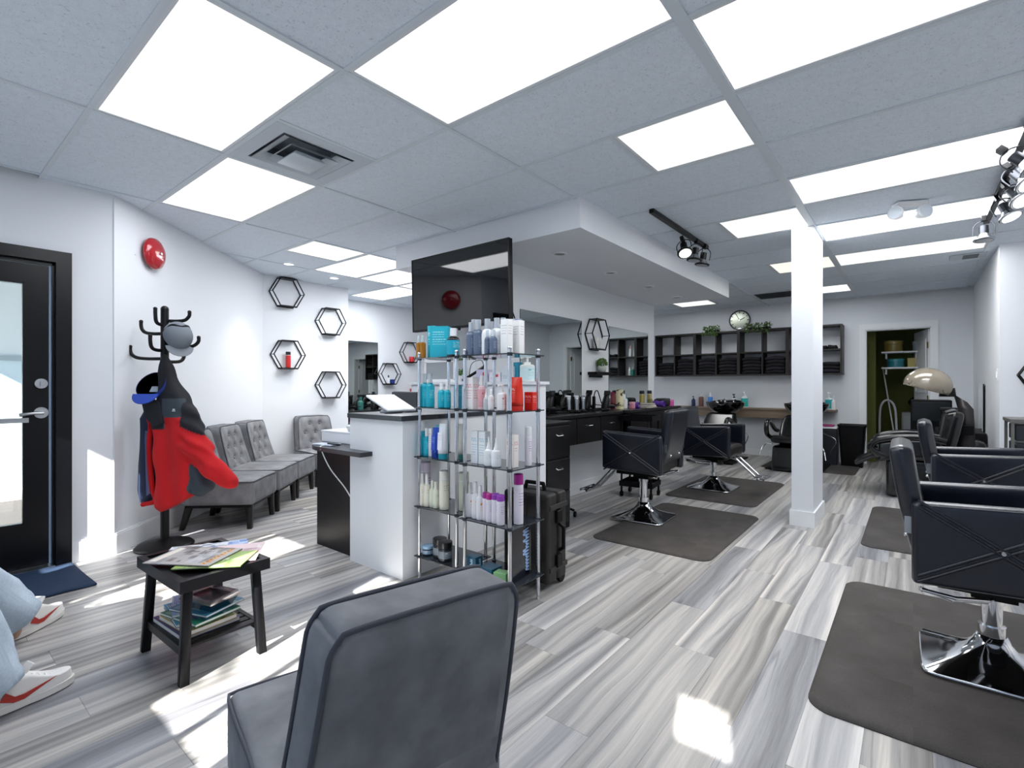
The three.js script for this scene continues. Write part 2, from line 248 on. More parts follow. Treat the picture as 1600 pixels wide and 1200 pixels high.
// ---- walls
const WT = 0.14;
struct('wall_left', [b2(-4.4 - WT, -4.4, 0, CEIL + 0.1, -0.98, -0.735), b2(-4.4 - WT, -4.4, 2.07, CEIL + 0.1, -0.735, 0.33), b2(-4.4 - WT, -4.4, 0, CEIL + 0.1, 0.33, 1.06)], M.wall);
{ // diagonal wall behind the waiting chairs
  const L = Math.hypot(1.73, 1.82), g = bx(L + 0.02, CEIL + 0.1, WT, 0, (CEIL + 0.1) / 2, -WT / 2), ang = Math.atan2(-0.69, 0.725);
  const place = (q) => { q.rotateY(Math.PI / 2 - Math.atan2(-0.69, 0.725)); q.translate(-5.265, 0, -1.89); return q; };
  struct('wall_diagonal', place(g), M.wall);
  struct('baseboard_diagonal', place(mg([bx(L, 0.135, 0.014, 0, 0.0675, 0.007), bx(L, 0.012, 0.01, 0, 0.141, 0.005)])), M.trim);
}
struct('wall_waiting', [b2(-6.13 - WT, -6.13, 0, CEIL + 0.1, -3.968, -2.78), b2(-6.98, -6.13 - WT, 0, CEIL + 0.1, -3.968, -3.83)], M.wall);
struct('wall_far', b2(-6.9 - WT, -6.9, 0, CEIL + 0.1, -9.4, -3.9), M.wall);
const ZB = -9.28;
struct('wall_back', [b2(-7.04, -0.57, 0, CEIL + 0.1, ZB - WT, ZB), b2(-0.57, 0.2, 2.035, CEIL + 0.1, ZB - WT, ZB), b2(0.2, 0.78, 0, CEIL + 0.1, ZB - WT, ZB)], M.wall);
struct('wall_alcove', [b2(0.64, 0.78, 0, CEIL + 0.1, ZB, -6.62), b2(0.78, 2.05, 0, CEIL + 0.1, -6.76, -6.62)], M.wall);
struct('wall_right', b2(1.92, 2.06, 0, CEIL + 0.1, -6.62, 1.06), M.wall);
struct('baseboard_left', [b2(-4.4, -4.386, 0, 0.135, -0.986, -0.745), b2(-4.4, -4.39, 0.135, 0.147, -0.984, -0.745)], M.trim);
struct('baseboard_waiting', b2(-6.13, -6.116, 0, 0.13, -3.968, -2.8), M.trim);
struct('baseboard_back', [b2(-3.5, -0.66, 0, 0.1, ZB, ZB + 0.014), b2(0.28, 0.64, 0, 0.1, ZB, ZB + 0.014)], M.trim);
// ---- storefront behind the camera: clear gaps let sun in; unseen frosted panes added to cut it into strips
{
  const Z0 = 1.0, sill = 0.42, head = 2.13, addedFilm0 = 1.145;
  struct('wall_front', [b2(-4.54, 2.06, 0, sill, Z0, Z0 + WT), b2(-4.54, 2.06, head, CEIL + 0.1, Z0, Z0 + WT), b2(-4.54, -4.1, sill, head, Z0, Z0 + WT), b2(1.6, 2.06, sill, head, Z0, Z0 + WT)], M.wall);
  const win = struct('window_1');
  const addedFilm = phys(new THREE.Color(0.74, 0.83, 0.95), 1, 0, { transmission: 0.15, thickness: 0 });  // invented diffusing sheet, blocks direct sun and lets soft bluish daylight through
  const clear = [[-3.87, -3.765], [-3.13, -3.10], [-3.03, -2.64], [-1.73, -1.47], [-1.43, -1.22], [0.17, 0.35]];
  let x = -4.1; const edges = [];
  for (const [a, b] of clear) { edges.push([x, a, 'f'], [a, b, 'c']); x = b; } edges.push([x, 1.6, 'f']);
  for (const [a, b, t] of edges) {
    if (t === 'f') obj('added_mask_pane', b2(a, b, addedFilm0, head, Z0 + 0.05, Z0 + 0.054), addedFilm, win);
    else { const y0 = a > 0 ? 1.9 : addedFilm0; if (a > 0) obj('added_mask_pane', b2(a, b, addedFilm0, y0, Z0 + 0.05, Z0 + 0.054), addedFilm, win); obj('pane', b2(a, b, y0, head, Z0 + 0.051, Z0 + 0.053), M.glass, win); }
  }
  for (let i = 0; i < 5; i++) obj('added_mask_pane', b2(-4.1 + i * 1.14, -4.1 + (i + 1) * 1.14, sill, addedFilm0, Z0 + 0.05, Z0 + 0.054), addedFilm, win);
  obj('frame', [b2(-4.1, 1.6, addedFilm0 - 0.02, addedFilm0, Z0 + 0.03, Z0 + 0.08), b2(-4.1, 1.6, head - 0.01, head + 0.02, Z0 + 0.02, Z0 + 0.1), b2(-4.1, 1.6, sill - 0.02, sill + 0.02, Z0 + 0.02, Z0 + 0.1), ...[-4.1, -3.45, -2.3, -0.9, 0.9, 1.6].map((q) => b2(q - 0.025, q + 0.025, sill, head, Z0 + 0.02, Z0 + 0.1))], M.doorBlack, win);
}
// ---- entrance door in the left wall, with its casing
{
  const t = struct('trim_1');
  obj('casing', [b2(-4.42, -4.375, 0, 2.075, -0.745, -0.665), b2(-4.42, -4.375, 0, 2.075, 0.245, 0.325), b2(-4.42, -4.375, 2.0, 2.075, -0.665, 0.245)], M.doorBlack, t);
  obj('stop', [b2(-4.5, -4.41, 0, 2.0, -0.672, -0.65), b2(-4.5, -4.41, 0, 2.0, 0.23, 0.25), b2(-4.5, -4.41, 1.98, 2.0, -0.66, 0.24)], M.doorBlack, t);
  obj('weather_strip', b2(-4.445, -4.425, 0.02, 1.985, -0.652, -0.638), std(0x9fb2cc, 0.5), t);
  obj('threshold', b2(-4.56, -4.36, 0, 0.018, -0.66, 0.24), M.nickel, t);
  const d = struct('door_1'); const x0 = -4.475, x1 = -4.43;
  obj('leaf', [b2(x0, x1, 0.02, 1.975, -0.636, -0.515), b2(x0, x1, 0.02, 1.975, 0.11, 0.225), b2(x0, x1, 1.845, 1.975, -0.515, 0.11), b2(x0, x1, 0.02, 0.31, -0.515, 0.11)], M.doorBlack, d);
  obj('glass_pane', b2(-4.456, -4.45, 0.31, 1.845, -0.515, 0.11), M.glass, d);
  obj('glazing_bead', [b2(-4.44, -4.424, 0.3, 1.855, -0.525, -0.513), b2(-4.44, -4.424, 0.3, 1.855, 0.108, 0.12), b2(-4.44, -4.424, 1.843, 1.857, -0.52, 0.115), b2(-4.44, -4.424, 0.298, 0.312, -0.52, 0.115)], M.doorBlack, d);
  obj('push_bar', b2(-4.425, -4.405, 0.955, 0.985, -0.54, 0.13), M.nickel, d);
  obj('rosette', [rotZ(cy(0.036, 0.036, 0.012, 0, 0, 0, 28), Math.PI / 2).translate(-4.424, 1.015, -0.6)], M.nickel, d);
  obj('lever_handle', [rod([-4.425, 1.015, -0.6], [-4.375, 1.015, -0.6], 0.013, 14), tube([[-4.375, 1.015, -0.605], [-4.372, 1.015, -0.57], [-4.372, 1.012, -0.53], [-4.376, 1.005, -0.492]], 0.0105, 20, 10)], M.nickel, d);
  obj('deadbolt', [rotZ(cy(0.032, 0.032, 0.014, 0, 0, 0, 28), Math.PI / 2).translate(-4.423, 1.205, -0.6), bx(0.02, 0.034, 0.01, -4.41, 1.205, -0.6)], M.nickel, d);
}
// ---- half-height divider, partition, soffit
struct('wall_partition', b2(-3.0, -2.88, 0, 2.4, -6.8, -3.1), M.wall);
struct('wall_divider', [b2(-3.6, -2.17, 0, 1.2, -3.1, -2.99), b2(-3.62, -2.15, 1.2, 1.222, -3.12, -2.97)], M.wall);
struct('trim_2', b2(-2.88, -2.866, 0, 0.13, -6.8, -3.1), M.trim);
struct('wall_soffit', [b2(-3.93, -1.85, 2.32, CEIL + 0.05, -6.75, -3.07)], M.wall);
{ const t = struct('wall_column'); obj('shaft', b2(-0.812, -0.652, 0, CEIL, -5.38, -4.82), M.wall, t); obj('baseboard', [b2(-0.826, -0.638, 0, 0.13, -5.394, -4.806)], M.trim, t); }
// ---- back doorway, casing, open door and closet behind it
{
  const t = struct('trim_3');
  obj('casing', [b2(-0.645, -0.57, 0, 2.12, ZB, ZB + 0.018), b2(0.2, 0.275, 0, 2.12, ZB, ZB + 0.018), b2(-0.57, 0.2, 2.035, 2.12, ZB, ZB + 0.018)], M.trim, t);
  obj('jamb', [b2(-0.57, -0.555, 0, 2.035, ZB - WT, ZB), b2(0.185, 0.2, 0, 2.035, ZB - WT, ZB), b2(-0.57, 0.2, 2.02, 2.035, ZB - WT, ZB)], M.trim, t);
  struct('wall_closet', [b2(-1.1, -0.95, 0, CEIL, -11.0, ZB - WT), b2(-1.1, 1.0, 0, CEIL, -11.1, -11.0), b2(0.85, 1.0, 0, CEIL, -11.0, ZB - WT), b2(-0.57 - 0.38, -0.57 + 0.11, 0, CEIL, -9.75, -9.6)], M.olive);
  const d = struct('door_2'); d.position.set(0.185, 0, ZB - WT); d.rotation.y = -1.36;
  obj('leaf', b2(-0.74, 0, 0.01, 2.015, -0.02, 0.02), M.trim, d);
  obj('panel_moulding', [b2(-0.64, -0.1, 1.08, 1.1, 0.02, 0.028), b2(-0.64, -0.1, 1.86, 1.88, 0.02, 0.028), b2(-0.64, -0.62, 1.08, 1.88, 0.02, 0.028), b2(-0.12, -0.1, 1.08, 1.88, 0.02, 0.028), b2(-0.64, -0.1, 0.2, 0.22, 0.02, 0.028), b2(-0.64, -0.1, 0.94, 0.96, 0.02, 0.028), b2(-0.64, -0.62, 0.2, 0.96, 0.02, 0.028), b2(-0.12, -0.1, 0.2, 0.96, 0.02, 0.028)], M.trim, d);
  for (const y of [0.25, 1.0, 1.78]) obj('hinge', b2(-0.03, 0.012, y - 0.045, y + 0.045, 0.018, 0.026), std(0xa8863a, 0.3, 1), d);
}
// ---- outside
struct('pavement', b2(-30, 30, -0.32, -0.06, 1.16, 40), std(0x9a9894, 0.85));
struct('pavement', b2(-30, -4.56, -0.32, -0.02, -3, 1.16), std(0xbdbbb6, 0.85));
{ const t = thing('neighbour_building', 'pale blue-white rendered wall seen through the glass of the entrance door', 'building', [-7.6, 0, 0]); obj('render_wall', [b2(-0.2, 0, -0.02, 1.5, -1.3, 4)], std(0xc9dbe0, 0.8), t); obj('upper_wall', b2(-0.2, 0.02, 1.5, 5, -1.3, 4), std(0xe2eae8, 0.8), t); obj('ledge', b2(-0.05, 0.06, 1.46, 1.51, -1.3, 4), std(0x9fb0b4, 0.7), t); obj('plinth', b2(0, 0.3, -0.02, 0.1, -1.3, 4), std(0xe9eae8, 0.8), t); }
{ // street tree whose leaves dapple the sun
  const t = thing('street_tree', 'small leafy street tree standing outside the front window', 'tree', [-0.9, -0.06, 4.6]);
  obj('trunk', [rod([0, 0, 0], [0.05, 2.4, 0], 0.09, 10, 0.06), rod([0.05, 2.4, 0], [-0.7, 3.7, -0.2], 0.05, 8, 0.02), rod([0.05, 2.2, 0], [0.5, 3.8, 0.3], 0.05, 8, 0.02), rod([-0.3, 3.0, 0], [-1.6, 3.9, -0.3], 0.03, 8, 0.012), rod([-0.2, 2.9, 0], [-1.9, 3.2, 0.1], 0.028, 8, 0.01)], std(0x4b3b2c, 0.9), t);
  const leaf = []; for (let i = 0; i < 210; i++) { const a = rnd() * 6.283, r = Math.sqrt(rnd()), g = new THREE.PlaneGeometry(0.16, 0.045); g.rotateX(rr(-1, 1)); g.rotateY(rr(0, 6.28)); g.rotateZ(rr(-0.8, 0.8)); g.translate(-1.0 + Math.cos(a) * r * 1.25, 3.45 + rr(-0.75, 0.6), Math.sin(a) * r * 0.7 - 0.1); leaf.push(g); }
  const lf = obj('foliage', leaf, phys(0x4d7a33, 0.8, 0, { side: THREE.DoubleSide, transmission: 0.25, thickness: 0 }), t); lf.userData.kind = 'stuff';
}
// ================================================================ WAITING CORNER
const DN = [0.725, -0.69], DW = [-0.69, -0.725], DT = Math.atan2(0.725, -0.69);       // diagonal wall: normal, run, turn
const dpt = (along, dist) => [-4.4 + DW[0] * along + DN[0] * dist, -0.98 + DW[1] * along + DN[1] * dist];
// ---- slipper chair: faces +z, origin at the floor under the middle of the seat
function makeSlipper(label) {
  const t = thing('slipper_chair', label, 'chair');
  const seat = softBox(0.53, 0.2, 0.57, 0.03, 14, 8, 14, (x, y, z) => [x, y + (y > 0 ? 0.02 * (1 - (x / 0.265) ** 2) * (1 - (z / 0.285) ** 2) : 0), z]);
  obj('seat', seat.translate(0, 0.3, 0.015), M.velvet, t);
  const loop = (w, d, y, r) => tube([[-w, y, -d], [0, y, -d], [w, y, -d], [w, y, 0], [w, y, d], [0, y, d], [-w, y, d], [-w, y, 0]], r, 90, 6, true, 0.15);
  obj('piping', loop(0.258, 0.277, 0.392, 0.005).translate(0, 0, 0.015), M.velvetDark, t);
  // backrest: tapered, reclined, tufted on its front
  const btn = []; for (let r = 0; r < 4; r++) for (let c = 0; c < (r % 2 ? 2 : 3); c++) btn.push([(c - (r % 2 ? 0.5 : 1)) * 0.15, -0.17 + r * 0.108]);
  const lean = (x, y, z) => { const k = (y + 0.25) / 0.5, s = 1.0 - 0.17 * k; return [x * s, y + 0.555, z - 0.19 - 0.17 * k + 0.03 * k * k]; };
  const corner = (x, y) => { const rx = 0.055, cx = 0.25 - rx, cyy = 0.25 - rx; if (Math.abs(x) > cx && y > cyy) { const ex = Math.abs(x) - cx, ey = y - cyy, m = Math.max(ex, ey), L = Math.hypot(ex, ey); const f = L > 1e-6 ? m / L : 1; return [Math.sign(x) * (cx + ex * f), cyy + ey * f]; } return [x, y]; };
  const back = softBox(0.5, 0.5, 0.13, 0.022, 44, 44, 6, (x, y, z) => {
    [x, y] = corner(x, y);
    if (z > 0.03) { let d = 0; for (const [bx_, by] of btn) { const q = Math.hypot(x - bx_, y - by); d += Math.exp(-((q / 0.024) ** 2)) * 0.022 + Math.exp(-((q / 0.05) ** 2)) * 0.013; } const edge = Math.min(1, (0.25 - Math.abs(x)) / 0.05) * Math.min(1, (0.25 - Math.abs(y)) / 0.05); z += (0.012 - d) * Math.max(0, edge); }
    return lean(x, y, z);
  });
  obj('backrest', back, M.velvet, t);
  for (const [x, y] of btn) obj('button', sp(0.011, ...lean(x, y, 0.055), 10), M.velvet, t);
  for (const z of [0.06, -0.06]) { const pts = []; for (const [x, y] of [[-0.247, -0.24], [-0.247, 0], [-0.247, 0.185]]) pts.push(lean(x, y, z)); for (let a = 1; a < 5; a++) pts.push(lean(-0.195 - 0.052 * Math.cos(a * Math.PI / 10), 0.195 + 0.052 * Math.sin(a * Math.PI / 10), z)); pts.push(lean(-0.1, 0.247, z), lean(0, 0.247, z)); const full = pts.concat(pts.slice(0, -1).reverse().map((p) => [-p[0], p[1], p[2]])); obj('back_piping', tube(full, 0.0055, 90, 6), M.velvetDark, t); }
  for (const [x, z, sx, sz] of [[-0.22, 0.255, -0.01, 0.01], [0.22, 0.255, 0.01, 0.01], [-0.22, -0.22, -0.02, -0.05], [0.22, -0.22, 0.02, -0.05]]) {
    const L = loft([[0.024, 0.2, 0, 0], [0.017, 0, sx, sz]].map(([h, y, ox, oz]) => [[-h, -h], [h, -h], [h, h], [-h, h]].map(([a, b]) => [x + a + ox, y, z + b + oz]).reverse())); obj('leg', clean(L), M.espresso, t);
  }
  obj('seat_base', bx(0.49, 0.03, 0.52, 0, 0.195, 0.015), M.black, t);
  return t;
}
const chairA = makeSlipper('grey velvet tufted chair nearest the coat rack, red sleeve lying on it');
{ const p = dpt(0.80, 0.412); chairA.position.set(p[0], 0, p[1]); chairA.rotation.y = DT; }
const G_SLIP = 'tufted velvet waiting chairs';
chairA.userData.group = G_SLIP;
{ let p = dpt(1.37, 0.412); dup(chairA, [p[0], 0, p[1]], DT + 0.02, 'grey velvet tufted chair in the middle of the row on the slanted wall', G_SLIP); p = dpt(1.94, 0.412); dup(chairA, [p[0], 0, p[1]], DT - 0.02, 'grey velvet tufted chair third from the coat rack', G_SLIP); }
dup(chairA, [-5.71, 0, -3.36], Math.PI / 2 - 0.05, 'grey velvet tufted chair under the hexagon shelves', G_SLIP);
dup(chairA, [-1.04, 0, -0.70], -1.81, 'grey velvet chair seen from behind with its smooth piped back', G_SLIP).scale.x = 0.9;
dup(chairA, [-2.62, 0, 0.33], Math.PI, 'grey velvet chair by the front window under the seated person', G_SLIP);

// ---- coat rack with jacket and caps: local x runs along the picture's horizontal at the rack
const CR = [-4.31, 0, -1.255];
{
  const t = thing('coat_rack', 'black metal coat rack with round base and curved hooks', 'coat rack', CR, YAW);
  obj('base', lathe([[0, 0], [0.185, 0], [0.188, 0.012], [0.17, 0.03], [0.06, 0.045], [0.04, 0.06], [0, 0.06]], 40), M.blackMetal, t);
  obj('pole', [cy(0.026, 0.028, 1.7, 0, 0.9, 0, 20), sp(0.027, 0, 1.755, 0)], M.blackMetal, t);
  const hook = (y, a, r, up) => { const c = Math.cos(a), s = Math.sin(a), P = (q, h) => [c * q, y + h, s * q]; return mg([tube([P(0.02, 0), P(r * 0.5, 0), P(r * 0.8, 0.008), P(r * 0.95, 0.03), P(r, up * 0.7), P(r, up)], 0.0125, 26, 10), sp(0.0135, ...P(r, up), 10)]); };
  for (const [y, a, r, up] of [[1.39, Math.PI, 0.255, 0.09], [1.575, Math.PI, 0.175, 0.09], [1.475, -0.12, 0.235, 0.075], [1.67, -0.2, 0.165, 0.07], [1.64, 1.9, 0.07, 0.11], [1.45, 2.0, 0.1, 0.1], [1.37, -1.3, 0.16, 0.09], [1.56, -1.9, 0.15, 0.09]]) obj('hook', hook(y, a, r, up), M.blackMetal, t);
}
const fleece = (c) => std(c, 0.95, 0, { bumpMap: fineBump, bumpScale: 0.0012 });
{
  const t = thing('jacket', 'red fleece jacket with black shoulders hanging open on the coat rack', 'jacket', CR, YAW);
  const red = phys(0xc4060f, 0.95, 0, { bumpMap: fineBump, bumpScale: 0.0012, sheen: 0.6, sheenRoughness: 0.6, sheenColor: new THREE.Color(0.5, 0.05, 0.05) }), blk = std(0x15171c, 0.75), grey = std(0x3a424d, 0.7), navy = std(0x1c2946, 0.6), lining = std(0x51648f, 0.55);
  const tab = [[0.27, 0.03, 0.03], [0.31, 0.06, 0.075], [0.37, 0.095, 0.115], [0.45, 0.12, 0.14], [0.6, 0.125, 0.14], [0.8, 0.12, 0.14], [0.95, 0.115, 0.135], [1.03, 0.105, 0.115], [1.12, 0.09, 0.085], [1.25, 0.06, 0.045], [1.36, 0.035, 0.024], [1.42, 0.03, 0.012]];
  const row = (y) => { if (y <= tab[0][0]) return tab[0]; for (let i = 1; i < tab.length; i++) if (y < tab[i][0]) { const q = (y - tab[i - 1][0]) / (tab[i][0] - tab[i - 1][0]); return tab[i].map((v, k) => tab[i - 1][k] + (v - tab[i - 1][k]) * q); } return tab[tab.length - 1]; };
  const fold = (y, ph) => (a) => 1 + 0.08 * Math.sin(a * 5 + ph + y * 3) + 0.04 * Math.sin(a * 9 - y * 7);
  const torso = (x, y, z) => { const [, c, w] = row(y), rz = Math.min(0.085, w * 0.8 + 0.02), q = (Math.sqrt(((x - c) / w) ** 4 + ((z - 0.045) / rz) ** 4) ** 0.5 - 1) * Math.min(w, rz) + 0.009 * Math.sin(x * 42 + y * 5) * sstep(1.1, 0.9, y) + 0.006 * Math.sin(x * 17 - y * 21); return Math.max(q, 0.275 - y + 0.55 * Math.max(0, x - 0.03), y - 1.42); };
  const arm = (x, y, z) => { const p = [x, y, z], n = 0.007 * Math.sin(y * 70 + x * 40) + 0.005 * Math.sin(y * 33 - z * 50); return Math.min(smin(cap(p, [0.19, 0.985, 0.045], [0.27, 0.76, 0.065], 0.07, 0.082), cap(p, [0.27, 0.76, 0.065], [0.41, 0.59, 0.085], 0.082, 0.072), 0.05), 9) + n; };
  const arm2 = (x, y, z) => cap([x, y, z], [0.41, 0.59, 0.085], [0.535, 0.5, 0.095], 0.072, 0.055) + 0.005 * Math.sin(x * 60 + y * 30);
  const sidep = (x, y, z) => cap([x, y, z], [0.25, 0.72, 0.03], [0.29, 0.47, 0.03], 0.05, 0.085) + 0.006 * Math.sin(x * 50 + y * 40);
  const RED = [0.56, 0.008, 0.012], BLK = [0.012, 0.013, 0.018], GRY = [0.045, 0.058, 0.075];
  const cloth = (x, y, z) => { if (sidep(x, y, z) < 0.012 && x > 0.2 && y < 0.72 && Math.min(arm(x, y, z), arm2(x, y, z)) > 0.012) return GRY; const lim = x < 0.085 ? 0.875 : x > 0.2 ? 0.9 - (x - 0.2) * 0.5 : 0.965; if (y > lim) return x > 0.075 && x < 0.2 && y < 1.1 && z > 0.06 ? GRY : BLK; return RED; };
  obj('body', sdfMesh((x, y, z) => smin(smin(smin(torso(x, y, z), arm(x, y, z), 0.035), arm2(x, y, z), 0.03), sidep(x, y, z), 0.02), [-0.14, 0.24, -0.12], [0.66, 1.46, 0.24], 0.0085, cloth), phys(0xffffff, 0.92, 0, { vertexColors: true, bumpMap: fineBump, bumpScale: 0.001 }), t);
  obj('emblem', [bx(0.035, 0.006, 0.004, 0.145, 1.022, 0.131), bx(0.028, 0.005, 0.004, 0.15, 1.011, 0.131)], M.plastic, t);
  const fr = []; for (const [y, cx, rx, rz, cz] of [[0.33, -0.095, 0.075, 0.05, 0.0], [0.42, -0.105, 0.08, 0.055, 0], [0.6, -0.11, 0.075, 0.06, -0.005], [0.8, -0.105, 0.075, 0.065, -0.01], [0.95, -0.1, 0.08, 0.07, -0.01], [1.02, -0.075, 0.065, 0.06, -0.01], [1.05, -0.05, 0.035, 0.04, 0]]) fr.push(ring(cx, y, cz, rx, rz, 28, fold(y, 2.6)));
  obj('open_front', loft(fr), navy, t);
  obj('lining', ext([[-0.14, 0.36], [-0.055, 0.42], [-0.05, 0.62], [-0.06, 0.82], [-0.1, 0.86], [-0.13, 0.7], [-0.145, 0.5]], 0.012, 0.008).rotateY(-0.2).translate(0, 0, 0.055), lining, t);
  obj('front_edge', tube([[-0.055, 1.06, 0.05], [-0.07, 0.98, 0.07], [-0.045, 0.9, 0.08], [-0.055, 0.75, 0.085], [-0.045, 0.6, 0.085], [-0.03, 0.45, 0.085], [-0.01, 0.36, 0.085], [-0.12, 0.325, 0.06]], 0.017, 60, 8), red, t);
  obj('zip', tube([[-0.062, 0.85, 0.092], [-0.06, 0.7, 0.098], [-0.05, 0.55, 0.1], [-0.035, 0.42, 0.1]], 0.006, 30, 6), std(0x8a2035, 0.5), t);
  obj('collar', ext([[-0.06, 1.06], [-0.02, 1.09], [0.05, 1.06], [0.07, 0.93], [0.02, 0.9], [-0.04, 0.97]], 0.03, 0.01).translate(0, 0, 0.1), blk, t);
}
function cap_(name, label, pos, turn, tilt, roll, crown, brim, extra) {
  const t = thing(name, label, 'cap', pos, turn); const g = new THREE.Group(); 
  const dome = new THREE.SphereGeometry(0.095, 28, 14, 0, Math.PI * 2, 0, Math.PI / 2); dome.scale(1, 1.05, 1.15); const inner = dome.clone().scale(0.96, 0.95, 0.96); const ix = inner.index.array; for (let i = 0; i < ix.length; i += 3) { const q = ix[i]; ix[i] = ix[i + 1]; ix[i + 1] = q; }
  const T = (q) => q.rotateX(tilt).rotateZ(roll);
  obj('crown', T(mg([dome, inner])), crown, t);
  const br = []; for (let i = 0; i <= 12; i++) { const a = i / 12 * Math.PI; br.push([Math.cos(a) * 0.088, Math.sin(a) * 0.08]); }
  const bg = ext(br, 0.004, 0.002); bg.rotateX(Math.PI / 2); bg.translate(0, 0.004, 0.085); obj('brim', T(bg), brim, t);
  obj('top_button', T(sp(0.009, 0, 0.09, 0, 10)), brim, t);
  if (extra) extra(t, T);
  return t;
}
{
  const at = (x, y, z) => [CR[0] + Math.cos(YAW) * x + Math.sin(YAW) * z, y, CR[2] - Math.sin(YAW) * x + Math.cos(YAW) * z];
  cap_('baseball_cap', 'grey cap with black mesh hanging on an upper rack hook', at(0.11, 1.555, 0.02), YAW + 0.9, 1.15, 0, std(0x747b84, 0.85), std(0x8b9198, 0.85), (t, T) => { for (let i = 0; i < 4; i++) obj('mesh_strap', T(tube([[-0.09 + i * 0.012, 0.005, -0.03 - i * 0.012], [-0.05, 0.07, -0.05], [0, 0.092, -0.03], [0.05, 0.07, -0.05], [0.09 - i * 0.012, 0.005, -0.03 - i * 0.012]], 0.008, 30, 6)), M.black, t); });
  cap_('baseball_cap', 'blue cap hanging upside down below the hooks in front of the jacket', at(-0.01, 1.2, 0.13), YAW, -0.95, Math.PI, std(0x223a8c, 0.8), std(0x2c4cb0, 0.8), (t, T) => obj('lining_patch', T(rb(0.07, 0.006, 0.05, 0.003).translate(0, 0.06, 0)), std(0xaab4c4, 0.8), t));
}
// ---- alarm bell on the slanted wall
{
  const p = dpt(0.38, 0.0), t = thing('alarm_bell', 'red round fire alarm bell high on the slanted wall', 'alarm bell', [p[0], 2.225, p[1]], DT);
  obj('back_box', rb(0.11, 0.11, 0.045, 0.008, 0, 0, 0.0225), M.redGloss, t);
  obj('gong', rotX(lathe([[0, 0.062], [0.012, 0.062], [0.05, 0.06], [0.09, 0.05], [0.115, 0.034], [0.122, 0.015], [0.122, 0.008], [0.116, 0.008], [0.108, 0.03], [0, 0.05]], 44), Math.PI / 2).translate(0, 0, 0.02), M.redGloss, t);
  obj('centre_bolt', rotX(cy(0.01, 0.012, 0.012, 0, 0, 0, 6), Math.PI / 2).translate(0, 0, 0.086), M.nickel, t);
  obj('wiring_screw', sp(0.006, -0.17, -0.05, 0.002, 8), M.plastic, t);
}
// ---- door mat with a turned-up corner
{
  const nx = 40, nz = 18, top = [], f = (u, v) => { const x = -0.42 + u * 0.84, z = -0.3 + v * 0.6, q = sstep(0.42, 0.06, Math.hypot((x + 0.42), (z + 0.3))); return [x, 0.012 + 0.0022 * Math.sin(x * 40 + z * 9) + q * 0.07 + 0.012 * sstep(0.2, 0.6, Math.abs(z)) * Math.sin(x * 9), z + q * 0.05]; };
  const pos = [], ix = [], uv = []; for (const s of [0, 1]) for (let j = 0; j <= nz; j++) for (let i = 0; i <= nx; i++) { const p = f(i / nx, j / nz); pos.push(p[0], Math.max(0.0005, p[1] - s * 0.01), p[2]); uv.push(p[0], p[2]); }
  const N = (nx + 1) * (nz + 1), id = (s, i, j) => s * N + j * (nx + 1) + i; for (let j = 0; j < nz; j++) for (let i = 0; i < nx; i++) { ix.push(id(0, i, j), id(0, i, j + 1), id(0, i + 1, j), id(0, i + 1, j), id(0, i, j + 1), id(0, i + 1, j + 1)); ix.push(id(1, i, j), id(1, i + 1, j), id(1, i, j + 1), id(1, i + 1, j), id(1, i + 1, j + 1), id(1, i, j + 1)); }
  for (let i = 0; i < nx; i++) for (const [j, s] of [[0, 1], [nz, 0]]) { const a = id(0, i, j), b = id(0, i + 1, j), c = id(1, i, j), d = id(1, i + 1, j); s ? ix.push(a, b, c, b, d, c) : ix.push(a, c, b, b, c, d); }
  for (let j = 0; j < nz; j++) for (const [i, s] of [[0, 0], [nx, 1]]) { const a = id(0, i, j), b = id(0, i, j + 1), c = id(1, i, j), d = id(1, i, j + 1); s ? ix.push(a, b, c, b, d, c) : ix.push(a, c, b, b, c, d); }
  const g = new THREE.BufferGeometry(); g.setAttribute('position', new THREE.Float32BufferAttribute(pos, 3)); g.setAttribute('uv', new THREE.Float32BufferAttribute(uv, 2)); g.setIndex(ix); g.computeVertexNormals();
  const m = obj('door_mat', g, std(0x1c3350, 0.95, 0, { bumpMap: fineBump, bumpScale: 0.002 })); m.position.set(-4.08, 0.001, -0.33); m.rotation.y = Math.PI / 2 + 0.03; tag(m, 'dark blue door mat with one curled corner before the entrance', 'door mat');
}
